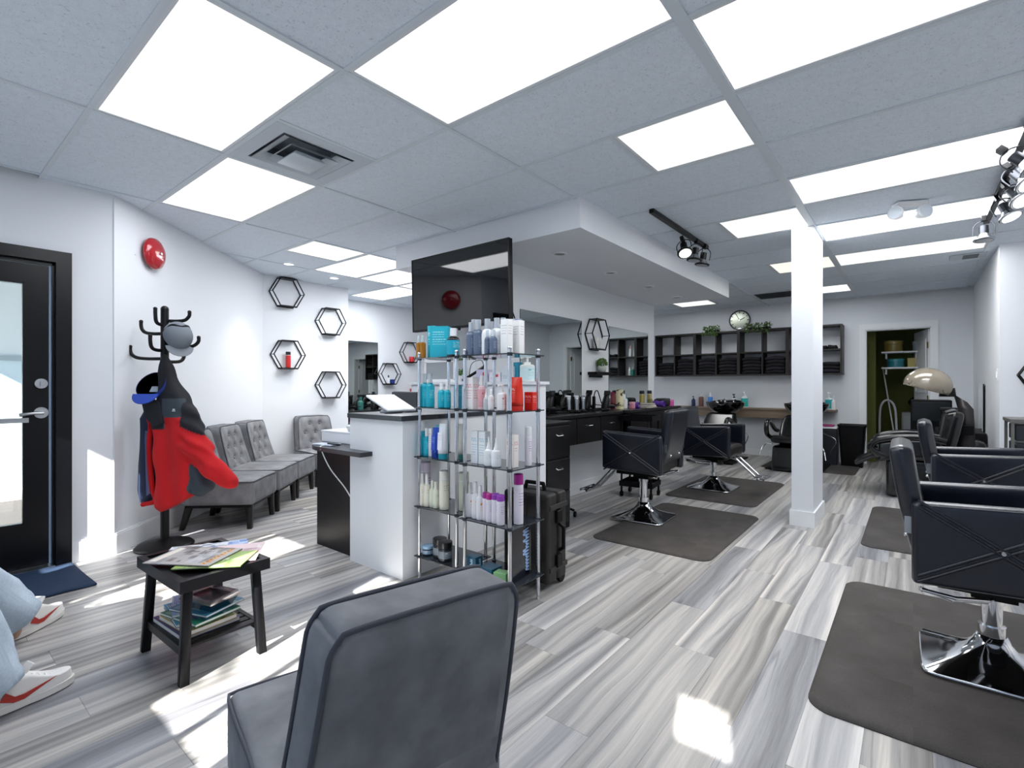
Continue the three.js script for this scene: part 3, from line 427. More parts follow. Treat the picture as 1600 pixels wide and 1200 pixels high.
// ---- side table with magazines and books
const TT = [-2.48, 0, -0.87], TR = 0.03;
{
  const t = thing('side_table', 'small black side table with slatted lower shelf', 'table', TT, TR);
  obj('table_top', [b2(-0.235, 0.235, 0.4, 0.412, -0.165, 0.165)], M.blackSatin, t);
  obj('top_rim', [b2(-0.245, 0.245, 0.375, 0.422, 0.15, 0.178), b2(-0.245, 0.245, 0.375, 0.422, -0.178, -0.15), b2(-0.245, -0.217, 0.375, 0.422, -0.15, 0.15), b2(0.217, 0.245, 0.375, 0.422, -0.15, 0.15)], M.blackSatin, t);
  for (const sx of [-1, 1]) for (const sz of [-1, 1]) { const L = loft([[0.38, 0.195, 0.135], [0, 0.215, 0.155]].map(([y, x, z]) => [[-0.016, -0.016], [0.016, -0.016], [0.016, 0.016], [-0.016, 0.016]].map(([a, b]) => [sx * x + a, y, sz * z + b]).reverse())); obj('leg', clean(L), M.blackSatin, t); }
  for (const sz of [-1, 1]) obj('shelf_rail', b2(-0.205, 0.205, 0.105, 0.14, sz * 0.146 - 0.009, sz * 0.146 + 0.009), M.blackSatin, t);
  for (let i = 0; i < 8; i++) obj('shelf_slat', b2(-0.195 + i * 0.05, -0.195 + i * 0.05 + 0.038, 0.128, 0.138, -0.14, 0.14), M.blackSatin, t);
  const W = (x, z) => [TT[0] + x * Math.cos(TR) + z * Math.sin(TR), TT[2] - x * Math.sin(TR) + z * Math.cos(TR)];
  const cover = (k) => canvasTex(192, 256, (c, w, h) => {
    const pal = [['#dfe3e8', '#8d98a8', '#5b6a7f'], ['#b9b6b4', '#57504c', '#8d9096'], ['#9fb86a', '#dfe8d2', '#54703a'], ['#b9cbe8', '#4f74b8', '#e9eef6'], ['#e6ccd0', '#f2ecee', '#9b7680'], ['#3a3570', '#7d6db6', '#c9bce4'], ['#56a6c9', '#d7ecf2', '#27668a'], ['#e0c48a', '#f3e8cf', '#a57c3a'], ['#3f9a7a', '#cfe8dd', '#7a5fb0']][k];
    c.fillStyle = pal[0]; c.fillRect(0, 0, w, h); let s = k * 91 + 7; const q = () => (s = (s * 16807) % 2147483647) / 2147483647;
    for (let i = 0; i < 46; i++) { c.fillStyle = pal[(q() * 3) | 0]; c.globalAlpha = 0.35 + q() * 0.5; c.fillRect(q() * w, 10 + q() * (h - 60), 8 + q() * 60, 5 + q() * 40); }
    c.globalAlpha = 1;
    if (k === 1) { c.fillStyle = '#efe6dc'; c.fillRect(18, 10, 150, 26); for (let i = 0; i < 9; i++) { c.fillStyle = i % 3 ? '#e0912e' : '#f1b24a'; c.beginPath(); c.ellipse(20 + i * 19, 224 + (i % 2) * 3, 8, 12, 0.3, 0, 6.3); c.fill(); c.fillStyle = '#5d5148'; c.beginPath(); c.ellipse(20 + i * 19, 224, 3, 5, 0.3, 0, 6.3); c.fill(); } for (let i = 0; i < 5; i++) { c.fillStyle = '#d8dde4'; c.fillRect(20, 150 + i * 10, 90 + q() * 60, 4); } }
    else for (let i = 0; i < 6; i++) { c.fillStyle = pal[1]; c.fillRect(14, h - 60 + i * 9, 60 + q() * 90, 4); }
  });
  const paper = std(0xe9e6df, 0.7);
  const mag = (name, label, k, x, y, z, w, d, h, turn, cat, group) => { const p = W(x, z), m = thing(name, label, cat, [p[0], y, p[1]], turn, group); obj('cover', [bx(w, 0.0016, d, 0, h - 0.0008, 0)], std(0xffffff, 0.35, 0, { map: cover(k) }), m); obj('pages', bx(w - 0.004, h - 0.0036, d - 0.004, 0, h / 2, 0), paper, m); obj('back_cover', bx(w, 0.0016, d, 0, 0.0008, 0), std([0x77808c, 0x3b3430, 0x56703c, 0x40629e, 0xb58b93, 0x2c2a66, 0x27668a, 0xa57c3a, 0x2f7a62][k], 0.4), m); return m; };
  const y0 = 0.4125, gm = 'magazines on the side table';
  mag('magazine', 'open grey magazine lowest under the spread on the table', 0, -0.1, y0, -0.02, 0.2, 0.26, 0.006, 0.5, 'magazine', gm);
  mag('magazine', 'blue-covered magazine at the rear of the side table', 3, -0.03, y0 + 0.0065, -0.1, 0.21, 0.27, 0.005, 1.25, 'magazine', gm);
  mag('magazine', 'pale pink magazine fanned out at the rear edge', 4, 0.07, y0 + 0.012, -0.11, 0.2, 0.26, 0.004, 1.0, 'magazine', gm);
  mag('magazine', 'green and white magazine peeking out from beneath the top one', 2, 0.11, y0 + 0.0165, -0.01, 0.2, 0.27, 0.005, -0.75, 'magazine', gm);
  mag('magazine', 'large magazine with orange masthead lying on top of the pile', 1, 0.0, y0 + 0.022, 0.035, 0.225, 0.3, 0.006, -1.0 + Math.PI, 'magazine', gm);
  mag('magazine', 'folded dark leaflet along the rear corner by the coat rack', 0, -0.17, y0 + 0.0065, -0.05, 0.05, 0.24, 0.008, -0.55, 'leaflet');
  const gb = 'books on the table shelf', ys = 0.1385;
  const bk = [[5, 0.0, 0.02, 0.3, 0.235, 0.02, 0.06, 'purple picture book at the bottom of the shelf pile'], [7, 0.03, 0.025, 0.27, 0.2, 0.018, 0.1, 'tan paperback second from the bottom of the shelf pile'], [6, -0.02, 0.01, 0.27, 0.21, 0.014, -0.12, 'light blue children’s book in the shelf pile'], [8, 0.05, 0.02, 0.25, 0.2, 0.012, 0.22, 'green and violet book sticking out toward the leg'], [3, -0.03, 0.0, 0.24, 0.2, 0.012, -0.3, 'deep blue book near the top of the shelf pile'], [6, 0.06, 0.0, 0.22, 0.19, 0.01, 0.35, 'turquoise thin book topmost beneath the plastic tray']];
  let y = ys; for (const [k, x, z, w, d, h, r, l] of bk) { mag('book', l, k, x - 0.02, y, z, w, d, h, r, 'book', gb); y += h + 0.0006; }
  { const p = W(0.07, 0.0), b = thing('food_tray', 'black plastic takeaway tray with clear lid on the books', 'tray', [p[0], y, p[1]], 0.3); obj('tray', loft([[0.075, 0.05, 0], [0.092, 0.066, 0.034], [0.096, 0.07, 0.036]].map(([a, c, h]) => [[a, c], [-a, c], [-a, -c], [a, -c]].map(([q, w]) => [q, h, w]))), M.blackGloss, b); obj('lid', loft([[0.098, 0.072, 0.036], [0.09, 0.064, 0.058], [0.085, 0.06, 0.06]].map(([a, c, h]) => [[a, c], [-a, c], [-a, -c], [a, -c]].map(([q, w]) => [q, h, w]))), phys(0xd8c8cc, 0.1, 0, { transmission: 0.75, thickness: 0 }), b); }
}
// ---- seated person by the window: only the lower legs reach into the picture
{
  const t = thing('person', 'seated person in pale blue jeans and white trainers with red side marks', 'person');
  const hip = [[-2.72, 0.5, 0.29], [-2.52, 0.5, 0.29]], knee = [[-3.06, 0.49, -0.1], [-2.5, 0.51, -0.1]], ank = [[-3.285, 0.11, -0.345], [-2.585, 0.11, -0.195]];
  const top = [-2.4, 0.98, 0.62], head = [-2.4, 1.23, 0.57];
  const OX = -0.22, OZ = -0.26;   // seat of the upper body
  const cap3 = (q3) => { let p = q3;
    let d = 1e9; const u = (q, k = 0.05) => { d = smin(d, q, k); };
    for (let i = 0; i < 2; i++) { u(cap(p, hip[i], knee[i], 0.098, 0.08)); u(cap(p, knee[i], [ank[i][0], 0.16, ank[i][2]], 0.082, 0.082), 0.03); u(cap(p, ank[i], [ank[i][0], 0.03, ank[i][2]], 0.042, 0.035), 0.01); const s = i ? 1 : -1; p = [q3[0] - OX, q3[1], q3[2] - OZ]; const sh = [top[0] + s * 0.17, 1.0, 0.62], el = [top[0] + s * 0.23, 0.74, 0.52], wr = [top[0] + s * 0.17, 0.62, 0.3]; u(cap(p, sh, el, 0.062, 0.05)); u(cap(p, el, wr, 0.05, 0.036), 0.03); u(cap(p, wr, [wr[0] - s * 0.02, 0.605, 0.22], 0.034, 0.03), 0.02); for (let f = 0; f < 4; f++) { const a = [wr[0] + (f - 1.5) * 0.02 - s * 0.02, 0.6, 0.22]; u(cap(p, a, [a[0], 0.59, 0.165 + Math.abs(f - 1.4) * 0.008], 0.0095, 0.008), 0.006); } u(cap(p, [wr[0] - s * 0.035, 0.61, 0.26], [wr[0] - s * 0.065, 0.6, 0.215], 0.011, 0.009), 0.008); p = q3; }
    u(cap(p, hip[0], hip[1], 0.12, 0.12)); p = [q3[0] - OX, q3[1], q3[2] - OZ]; u(cap(p, [-2.4, 0.55, 0.58], top, 0.15, 0.15), 0.08); u(cap(p, [-2.53, 1.0, 0.62], [-2.27, 1.0, 0.62], 0.075, 0.075), 0.06); u(cap(p, top, head, 0.055, 0.055), 0.04);
    u(Math.hypot((p[0] - head[0]) / 0.88, p[1] - head[1] - 0.03, (p[2] - head[2]) / 1.05) - 0.105, 0.03); u(cap(p, [head[0], 1.19, 0.5], [head[0], 1.16, 0.52], 0.045, 0.05), 0.04); u(cap(p, [head[0], 1.265, 0.462], [head[0], 1.235, 0.445], 0.012, 0.016), 0.015);
    return d;
  };
  const jeans = [0.50, 0.60, 0.70], skin = [0.52, 0.33, 0.25], shirt = [0.2, 0.22, 0.26];
  const col = (x, y, z) => { x -= OX; z -= OZ; const hand = y < 0.66 && z < 0.31 && z > 0.12 && y > 0.575 && (Math.abs(x + 2.55) < 0.09 || Math.abs(x + 2.25) < 0.09); if (hand) return skin; if (y > 1.09) return skin; if (y > 0.63) return shirt; if (y < 0.145) return skin; x += OX; z += OZ; const n = 0.9 + 0.22 * fbm(x * 14, y * 9, z * 14, 3); return jeans.map((c) => c * n); };
  const f = (x, y, z) => cap3([x, y, z]);
  obj('body', sdfMesh(f, [-3.42, -0.02, -0.46], [-2.05, 1.42, 0.85], 0.0125, col), std(0xffffff, 0.85, 0, { vertexColors: true }), t);
  obj('hair', sdfMesh((x, y, z) => Math.max(Math.hypot((x - head[0]) / 0.9, y - head[1] - 0.045, (z - head[2] - 0.012) / 1.08) - 0.114, Math.min(0.05 - (z - 0.52), -(y - 1.275)) - 0.02), [-2.56, 1.1, 0.4], [-2.24, 1.45, 0.76], 0.012).translate(OX, 0, OZ), std(0x2a1d14, 0.8), t);
  for (const s of [-1, 1]) obj('eye', sp(0.012, head[0] + s * 0.034 + OX, 1.272, 0.462 + OZ, 10), M.black, t);
  obj('mouth', rb(0.045, 0.008, 0.01, 0.004, head[0] + OX, 1.19, 0.457 + OZ), std(0x9a5550, 0.6), t);
  // trouser legs end in wide hems over the shoes
  const denim = std(0xffffff, 0.9, 0, { map: dataTex(128, 128, (u, v) => { const n = (fbm(u * 12, v * 5, 4, 4) - 0.5) * 50 + (hash3(u * 128 | 0, v * 128 | 0, 1) - 0.5) * 16; return [186 + n, 202 + n, 218 + n]; }) });
  for (let i = 0; i < 2; i++) {
    const k = knee[i], a = ank[i], D = V(a[0] - k[0], a[1] - k[1], a[2] - k[2]).normalize(), X = V(-D.z, 0, D.x).normalize(), Y = D.clone().cross(X).normalize();
    const P = (q, r, s) => { const c = [k[0] + (a[0] - k[0]) * q, k[1] + (a[1] - k[1]) * q, k[2] + (a[2] - k[2]) * q]; return Array.from({ length: 30 }, (_, j) => { const an = j / 30 * 6.2832, w = r * (1 + s * Math.sin(an * 4 + q * 9) + s * 0.7 * Math.sin(an * 7 - q * 14)); return [c[0] + (X.x * Math.cos(an) + Y.x * Math.sin(an)) * w, Math.max(0.03, c[1] + (X.y * Math.cos(an) + Y.y * Math.sin(an)) * w), c[2] + (X.z * Math.cos(an) + Y.z * Math.sin(an)) * w]; }); };
    const rs = [P(0.12, 0.104, 0.01), P(0.3, 0.106, 0.02), P(0.5, 0.108, 0.04), P(0.68, 0.108, 0.05), P(0.82, 0.11, 0.06), P(0.93, 0.112, 0.05), P(0.98, 0.112, 0.045), P(0.975, 0.1, 0.045), P(0.88, 0.08, 0.02)]; const g = loft(rs, false); g.computeVertexNormals(); obj('trouser_leg', g, denim, t);
  }
  const shoe = (cx, cz, dir, name) => {
    const g = new THREE.Group(); g.name = name; t.add(g); g.position.set(cx, 0.001, cz); g.rotation.y = dir;   // toe towards +z
    const sole = []; for (let i = 0; i < 40; i++) { const a = i / 40 * 6.2832, z = Math.sin(a), x = Math.cos(a); sole.push([x * (0.041 + 0.010 * Math.max(0, z)) * (z < 0 ? 0.92 : 1), z * 0.148]); }
    const sg = ext(sole, 0.022, 0.003); sg.rotateX(Math.PI / 2); sg.translate(0, 0.028, 0); 
    obj('sole', sg, std(0xe8e4de, 0.6), g);
    const rs = []; for (let j = 0; j <= 12; j++) { const q = j / 12; rs.push(Array.from({ length: 26 }, (_, i) => { const a = i / 26 * 6.2832, z = Math.sin(a), x = Math.cos(a), front = Math.max(0, z); const Hh = 0.105 - 0.06 * sstep(-0.25, 0.75, z) ; const sh = q < 0.75 ? 1 - 0.12 * q * q : (1 - 0.068) * (1 - 0.8 * (q - 0.75) / 0.25); return [x * (0.043 + 0.010 * front) * sh * (z < 0 ? 0.92 : 1), 0.026 + Hh * Math.min(1, q * 1.12), (z * 0.144) * (q < 0.75 ? 1 - 0.05 * q : 0.9625 - 0.5 * (q - 0.75)) - (q > 0.75 ? (q - 0.75) * 0.1 : 0)]; })); }
    obj('upper', loft(rs), std(0xf0eeeb, 0.45), g);
    for (let i = 0; i < 5; i++) obj('lace', tube([[-0.026, 0.088 + -i * 0.006, 0.002 + i * 0.017], [0, 0.101 - i * 0.0075, 0.006 + i * 0.017], [0.026, 0.088 - i * 0.006, 0.002 + i * 0.017]], 0.0035, 12, 6), std(0xfafafa, 0.8), g);
    obj('tongue', rb(0.045, 0.012, 0.07, 0.005).rotateX(-0.75).translate(0, 0.118, -0.008), std(0xf0eeeb, 0.6), g);
    const sw = [[-0.085, 0.03], [-0.05, 0.012], [-0.02, 0.01], [0.075, 0.045], [-0.02, 0.028], [-0.045, 0.03], [-0.07, 0.055]];
    for (const s of [-1, 1]) { const q = ext(sw.map(([a, b]) => [a, b]), 0.003, 0.0008); q.rotateY(s > 0 ? Math.PI / 2 : Math.PI / 2); q.translate(0, 0, 0); const p = q.attributes.position; for (let i = 0; i < p.count; i++) { const z = -p.getZ(i), zz = z / 0.148, wx = Math.sqrt(Math.max(0.05, 1 - zz * zz)); p.setXYZ(i, s * ((0.0435 + 0.010 * Math.max(0, zz)) * wx * (zz < 0 ? 0.94 : 1) * 0.985 + 0.002 + p.getX(i) * 0.6), p.getY(i) + 0.024, z); } q.computeVertexNormals(); obj('side_mark', q, std(0xb3342a, 0.5, 0, { side: THREE.DoubleSide }), g); }
    obj('heel_tab', rb(0.05, 0.05, 0.01, 0.004, 0, 0.085, -0.137), std(0xb3342a, 0.5), g);
    return g;
  };
  shoe(-3.37, -0.445, Math.atan2(-0.70, -0.71), 'shoe'); shoe(-2.605, -0.31, Math.atan2(-0.25, -0.97), 'shoe');
}
// ================================================================ HEXAGON SHELVES
function makeHex(label, r = 0.2, depth = 0.1) {     // hangs on a wall at z = 0, opens towards +z
  const t = thing('hexagon_shelf', label, 'wall shelf'); const c = (k, rad = r) => [rad * Math.cos(k * Math.PI / 3), rad * Math.sin(k * Math.PI / 3)];
  for (const z of [0.008, depth]) { const pts = []; for (let k = 0; k <= 6; k++) pts.push([...c(k), z]); obj(z < 0.05 ? 'rear_ring' : 'front_ring', path(pts, 0.0075, 8), M.blackMetal, t); }
  obj('spacer', [0, 3].map((k) => rod([...c(k), 0.008], [...c(k), depth], 0.004, 6)), M.blackMetal, t);
  obj('ledge', bx(r, 0.008, depth, 0, -r * Math.sin(Math.PI / 3) + 0.008, depth / 2), M.blackMetal, t);
  obj('top_bar', bx(r * 0.98, 0.008, depth, 0, r * Math.sin(Math.PI / 3), depth / 2), M.blackMetal, t);
  return t;
}
const hexA = makeHex('empty hexagon wire shelf highest on the wall beside the slanted corner'); hexA.position.set(-6.128, 2.345, -3.07); hexA.rotation.y = Math.PI / 2;
const G_HEX = 'black hexagon wire shelves';
hexA.userData.group = G_HEX;
dup(hexA, [-6.128, 2.045, -3.67], Math.PI / 2, 'empty hexagon wire shelf near the wall end, the upper of its pair', G_HEX);
dup(hexA, [-6.128, 1.575, -3.085], Math.PI / 2, 'hexagon wire shelf holding a red and black spray can', G_HEX);
dup(hexA, [-6.128, 1.2, -3.67], Math.PI / 2, 'empty hexagon wire shelf near the wall end above the tufted chair', G_HEX);
dup(hexA, [-6.898, 1.385, -5.22], Math.PI / 2, 'hexagon wire shelf with a blue jar beside the far mirror', G_HEX);
dup(hexA, [-6.898, 1.765, -5.66], Math.PI / 2, 'hexagon wire shelf with a red cup on the far wall', G_HEX);
dup(hexA, [-2.878, 1.775, -5.07], Math.PI / 2, 'hexagon wire shelf with white candles between the partition mirrors', G_HEX);
dup(hexA, [0.96, 1.29, -6.618], 0, 'hexagon wire shelf on the wall beyond the barber chairs', G_HEX);

// ================================================================ PRODUCTS
const col = {}; const paint = (c, r = 0.35, more) => col[c + '_' + r + (more ? JSON.stringify(more) : '')] ??= std(c, r, 0, more);
const lines = (bg, ink, n = 6, big) => canvasTex(64, 128, (c, w, h) => { c.fillStyle = bg; c.fillRect(0, 0, w, h); c.fillStyle = ink; let s = n * 977 + 3; const q = () => (s = (s * 16807) % 2147483647) / 2147483647; if (big) { for (let i = 0; i < 4; i++) { c.fillRect(8 + i * 13, 22, 4, 16); c.fillRect(8 + i * 13, 22 + (i % 2) * 12, 10, 4); } } for (let i = 0; i < n; i++) { let x = 8; while (x < 52) { const l = 2 + q() * 7; c.fillRect(x, (big ? 50 : 18) + i * 11, l, 2 + (i % 3 === 0 ? 1 : 0)); x += l + 2; } } });
const lab = {}; const printed = (bg, ink, n, big) => lab[bg + ink + n + big] ??= std(0xffffff, 0.4, 0, { map: lines(bg, ink, n, big) });
function product(kind, label, cat, pos, o) {
  const { r = 0.025, h = 0.15, body, cap: cp = 0xf1f2f3, band, turn = 0, group, w = r * 2, d = r * 1.4, trans } = o;
  const t = thing({ bottle: 'bottle', pump: 'pump_bottle', tube: 'cosmetic_tube', box: 'carton', jar: 'jar', can: 'spray_can', nozzle: 'applicator_bottle', spray: 'mist_bottle' }[kind], label, cat, pos, turn, group);
  const bm = typeof body === 'number' ? paint(body, 0.3) : body, cm = typeof cp === 'number' ? paint(cp, 0.3) : cp;
  const wrap = (y0, y1, rad) => band && obj('label_band', cy(rad + 0.0006, rad + 0.0006, y1 - y0, 0, (y0 + y1) / 2, 0, 22, true), band, t);
  if (kind === 'bottle') { const k = h * 0.72; obj('body', lathe([[0, 0], [r * 0.94, 0], [r, 0.004], [r, k * 0.82], [r * 0.86, k * 0.92], [r * 0.55, k * 0.98], [r * 0.5, k], [0, k]], 22), bm, t); obj('cap', [cy(r * 0.5, r * 0.52, h - k, 0, (h + k) / 2, 0, 18), cy(r * 0.54, r * 0.54, 0.006, 0, k + 0.003, 0, 18)], cm, t); wrap(h * 0.08, k * 0.8, r); }
  if (kind === 'pump') { const k = h * 0.66; obj('body', lathe([[0, 0], [r * 0.95, 0], [r, 0.004], [r, k * 0.9], [r * 0.8, k * 0.98], [r * 0.45, k], [0, k]], 22), bm, t); obj('pump_head', [cy(r * 0.46, r * 0.46, h * 0.08, 0, k + h * 0.04, 0, 16), cy(r * 0.16, r * 0.16, h * 0.18, 0, k + h * 0.15, 0, 10), rb(r * 0.7, h * 0.06, r * 1.5, 0.003, 0, h * 0.93, r * 0.35), rod([0, h * 0.93, r * 0.7], [0, h * 0.88, r * 1.35], r * 0.13, 8)], cm, t); wrap(h * 0.06, k * 0.85, r); }
  if (kind === 'tube') { const rs = [[1, 1, 0.0], [1, 1, 0.16], [1.0, 0.9, 0.4], [1.02, 0.5, 0.75], [1.04, 0.12, 0.97], [1.04, 0.1, 1.0]].map(([a, b, y]) => ring(0, h * (0.14 + 0.86 * y), 0, r * a, r * b, 22)); obj('body', loft(rs), bm, t); obj('cap', cy(r * 0.97, r * 0.94, h * 0.14, 0, h * 0.07, 0, 22), cm, t); if (band) obj('label_panel', rb(r * 1.3, h * 0.5, 0.0015, 0.0007).rotateX(-0.05).translate(0, h * 0.5, r * 0.86), band, t); }
  if (kind === 'box') { obj('body', rb(w, h, d, 0.0015, 0, h / 2, 0, 1), bm, t); if (band) { obj('front_print', bx(w * 0.92, h * 0.9, 0.001, 0, h * 0.5, d / 2 + 0.0004), band, t); obj('side_print', bx(0.001, h * 0.9, d * 0.9, w / 2 + 0.0004, h * 0.5, 0), band, t); } }
  if (kind === 'jar') { const k = h * 0.68; obj('body', lathe([[0, 0], [r * 0.94, 0], [r, 0.005], [r, k - 0.004], [r * 0.94, k], [0, k]], 26), bm, t); obj('lid', lathe([[0, k], [r * 1.03, k], [r * 1.04, k + 0.003], [r * 1.04, h - 0.004], [r, h], [0, h]], 26), cm, t); wrap(k * 0.25, k * 0.8, r); }
  if (kind === 'can') { const k = h * 0.78; obj('body', lathe([[0, 0], [r * 0.95, 0], [r, 0.004], [r, k - 0.006], [r * 0.96, k], [0, k]], 22), bm, t); obj('cap', lathe([[0, k], [r * 0.97, k], [r * 0.98, k + 0.002], [r * 0.98, h - 0.008], [r * 0.9, h - 0.001], [0, h]], 22), cm, t); obj('collar', cy(r * 1.01, r * 1.01, 0.004, 0, k, 0, 22), M.plastic, t); wrap(h * 0.05, k * 0.92, r); }
  if (kind === 'nozzle') { const k = h * 0.58; obj('body', lathe([[0, 0], [r * 0.95, 0], [r, 0.004], [r, k * 0.88], [r * 0.6, k], [0, k]], 22), bm, t); obj('nozzle', lathe([[r * 0.55, k], [r * 0.55, k + h * 0.07], [r * 0.42, k + h * 0.08], [r * 0.2, h * 0.86], [r * 0.16, h], [0, h]], 16), cm, t); wrap(h * 0.08, k * 0.8, r); }
  if (kind === 'spray') { const k = h * 0.7; obj('body', lathe([[0, 0], [r * 0.95, 0], [r, 0.004], [r, k * 0.92], [r * 0.55, k], [0, k]], 22), bm, t); obj('atomiser', [cy(r * 0.55, r * 0.55, h * 0.05, 0, k + h * 0.025, 0, 16), lathe([[r * 0.48, k + h * 0.05], [r * 0.45, h * 0.93], [r * 0.35, h], [0, h]], 16)], cm, t); wrap(h * 0.08, k * 0.85, r); }
  return t;
}
// ================================================================ CHROME AND GLASS DISPLAY RACKS
const smoked = phys(0x4a5058, 0.05, 0, { transmission: 0.55, thickness: 0, ior: 1.5 });
const SH = [0.14, 0.446, 0.752, 1.055, 1.358];
function makeRack(label) {
  const t = thing('display_rack', label, 'display rack'), w = 0.325, d = 0.25;
  for (const [x, z] of [[0, 0], [w, 0], [0, -d], [w, -d]]) {
    const p = obj('post', [cy(0.0105, 0.0105, 1.37, x, 0.7, z, 16), cy(0.009, 0.012, 0.015, x, 0.0075, z, 14)], M.chrome, t);
    for (const y of SH) obj('collar', [cy(0.0145, 0.0145, 0.018, x, y - 0.002, z, 14)], M.darkSteel, p);
    obj('finial', [sp(0.0125, x, 1.388, z, 12)], M.chrome, p);
  }
  for (const y of SH) { const s = obj('glass_shelf', ext([[-0.03, -0.018], [w + 0.03, -0.018], [w + 0.03, d + 0.018], [-0.03, d + 0.018]], 0.006).rotateX(-Math.PI / 2).translate(0, y - 0.003, 0), smoked, t); }
  return t;
}
const rk1 = makeRack('chrome and smoked glass rack of mostly turquoise bottles beside the desk'); rk1.position.set(-2.375, 0, -2.035); rk1.userData.group = 'display racks';
dup(rk1, [-1.959, 0, -2.009], 0, 'chrome and smoked glass rack of white, pink and grey bottles', 'display racks');
{
  const teal = 0x18aec4, teal2 = 0x1297b5, cream = 0xe9e6d6, lilac = 0xdcd3e2, slate = 0x5d6b82;
  const pTeal = printed('#19b2c8', '#e6fbff', 6, false), pSlate = printed('#5f6d84', '#b9c3d2', 7, false), pWhite = printed('#eef1f3', '#9aa6b2', 6, false), pPink = printed('#f3eeee', '#d98b92', 4, true), pPink2 = printed('#e3a7ae', '#c8737c', 3, true), pBlue = printed('#eef3f6', '#9fc4d4', 5, true), pCream = printed('#e9e6d6', '#9a988a', 3, false), pOr = printed('#eeeef2', '#e0934f', 3, true), pRed = printed('#e0301e', '#ffd9cf', 5, true), pLil = printed('#e9e4ef', '#a88cc0', 5, false);
  const y = (k) => SH[k] + 0.0035, P = (kind, label, cat, x, k, z, o) => product(kind, label, cat, [x, y(k), z], { ...o, h: o.h * 1.04, ...(o.r ? { r: o.r * 1.1 } : {}) });
  const frost = phys(0xe9f0f3, 0.25, 0, { transmission: 0.5, thickness: 0 });
  { const P0 = P; { const P = (kind, label, cat, x, k, z, o) => P0(kind, label, cat, x * 0.977 , k, z * 0.977, o);
  // rack beside the desk
  const amber = phys(0xc98a1e, 0.08, 0, { transmission: 0.45, thickness: 0 });
  for (const [x, l] of [[-2.455, 'amber oil bottle at the outer end of the turquoise rack top'], [-2.418, 'amber oil bottle touching the large turquoise carton']]) P('spray', l, 'bottle', x, 4, -2.1, { r: 0.017, h: 0.135, body: amber, cap: frost, group: 'amber oil bottles' });
  P('box', 'large turquoise carton with white window on top of the rack', 'carton', -2.33, 4, -2.175, { w: 0.115, d: 0.1, h: 0.185, body: teal, turn: 0.55, band: pTeal });
  P('box', 'slim turquoise carton standing behind the amber bottles', 'carton', -2.435, 4, -2.2, { w: 0.05, d: 0.05, h: 0.2, body: 0x2fc0d2, turn: 0.3, band: printed('#2fc0d2', '#ffffff', 3, true) });
  P('bottle', 'dark brown glass bottle with turquoise label on the rack top', 'bottle', -2.185, 4, -2.14, { r: 0.035, h: 0.165, body: phys(0x1a0f0b, 0.1, 0, {}), cap: 0xe8ecef, band: printed('#16a9c4', '#e8fbff', 5, false) });
  for (const [x, l] of [[-2.43, 'turquoise bottle with tall clear cap right behind the outer rack post'], [-2.378, 'turquoise bottle with tall clear cap next to the short turquoise ones']]) P('bottle', l, 'bottle', x, 3, -2.125, { r: 0.025, h: 0.2, body: teal, cap: frost, band: pTeal, group: 'turquoise bottles with clear caps' });
  for (const [x, z, l] of [[-2.292, -2.14, 'short turquoise bottle next to the clear-capped pair'], [-2.255, -2.11, 'short turquoise bottle in the middle of three'], [-2.216, -2.12, 'short turquoise bottle next to the inner rack post']]) P('bottle', l, 'bottle', x, 3, z, { r: 0.019, h: 0.145, body: teal, cap: 0xf4f6f7, band: pTeal, group: 'short turquoise bottles' });
  for (const [x, z, l] of [[-2.135, -2.13, 'narrow deep turquoise carton just behind the inner rack post'], [-2.115, -2.2, 'narrow deep turquoise carton hidden behind its twin']]) P('box', l, 'carton', x, 3, z, { w: 0.034, d: 0.034, h: 0.13, body: teal2, band: printed('#1294b3', '#8fdbe8', 4, false), group: 'narrow turquoise cartons' });
  P('bottle', 'tall turquoise bottle with white cap on the middle shelf', 'bottle', -2.45, 2, -2.13, { r: 0.022, h: 0.205, body: 0x19a6c0, cap: 0xf3f5f6, band: pTeal });
  P('bottle', 'smaller turquoise bottle with white cap on the middle shelf', 'bottle', -2.405, 2, -2.12, { r: 0.018, h: 0.165, body: 0x1aa0ba, cap: 0xf3f5f6, band: pTeal });
  P('box', 'slim white carton between turquoise bottle and blue tube', 'carton', -2.368, 2, -2.13, { w: 0.026, d: 0.03, h: 0.165, body: 0xf2f2f3, band: printed('#f3f3f4', '#c98f95', 5, false) });
  P('tube', 'pale turquoise tube behind the royal blue one', 'tube', -2.335, 2, -2.16, { r: 0.03, h: 0.185, body: 0x7fcfe0, cap: 0x19a6c0 });
  P('tube', 'royal blue cosmetic tube', 'tube', -2.312, 2, -2.115, { r: 0.024, h: 0.175, body: 0x1546b8, cap: 0x123a9c, band: printed('#1748bb', '#b8cdf5', 5, false) });
  P('tube', 'white tube with turquoise cap on the middle shelf', 'tube', -2.25, 2, -2.115, { r: 0.027, h: 0.2, body: 0xe9edf4, cap: 0x189fb4, band: printed('#e9edf4', '#d9a6ac', 4, false) });
  P('tube', 'beige tube with dark green cap behind the post', 'tube', -2.15, 2, -2.17, { r: 0.024, h: 0.2, body: 0xd9d6cc, cap: 0x2f7a74 });
  P('can', 'tall lilac spray can at the rack corner', 'spray can', -2.445, 1, -2.15, { r: 0.029, h: 0.255, body: lilac, cap: 0xdccfe0, band: printed('#ddd3e3', '#6f6577', 3, false) });
  for (const [x, z, l] of [[-2.425, -2.1, 'cream mist bottle in front of the tall lilac can'], [-2.385, -2.105, 'cream mist bottle between lilac can and slim green bottles']]) P('spray', l, 'bottle', x, 1, z, { r: 0.019, h: 0.19, body: cream, cap: 0xf2f2ee, band: pCream, group: 'cream mist bottles' });
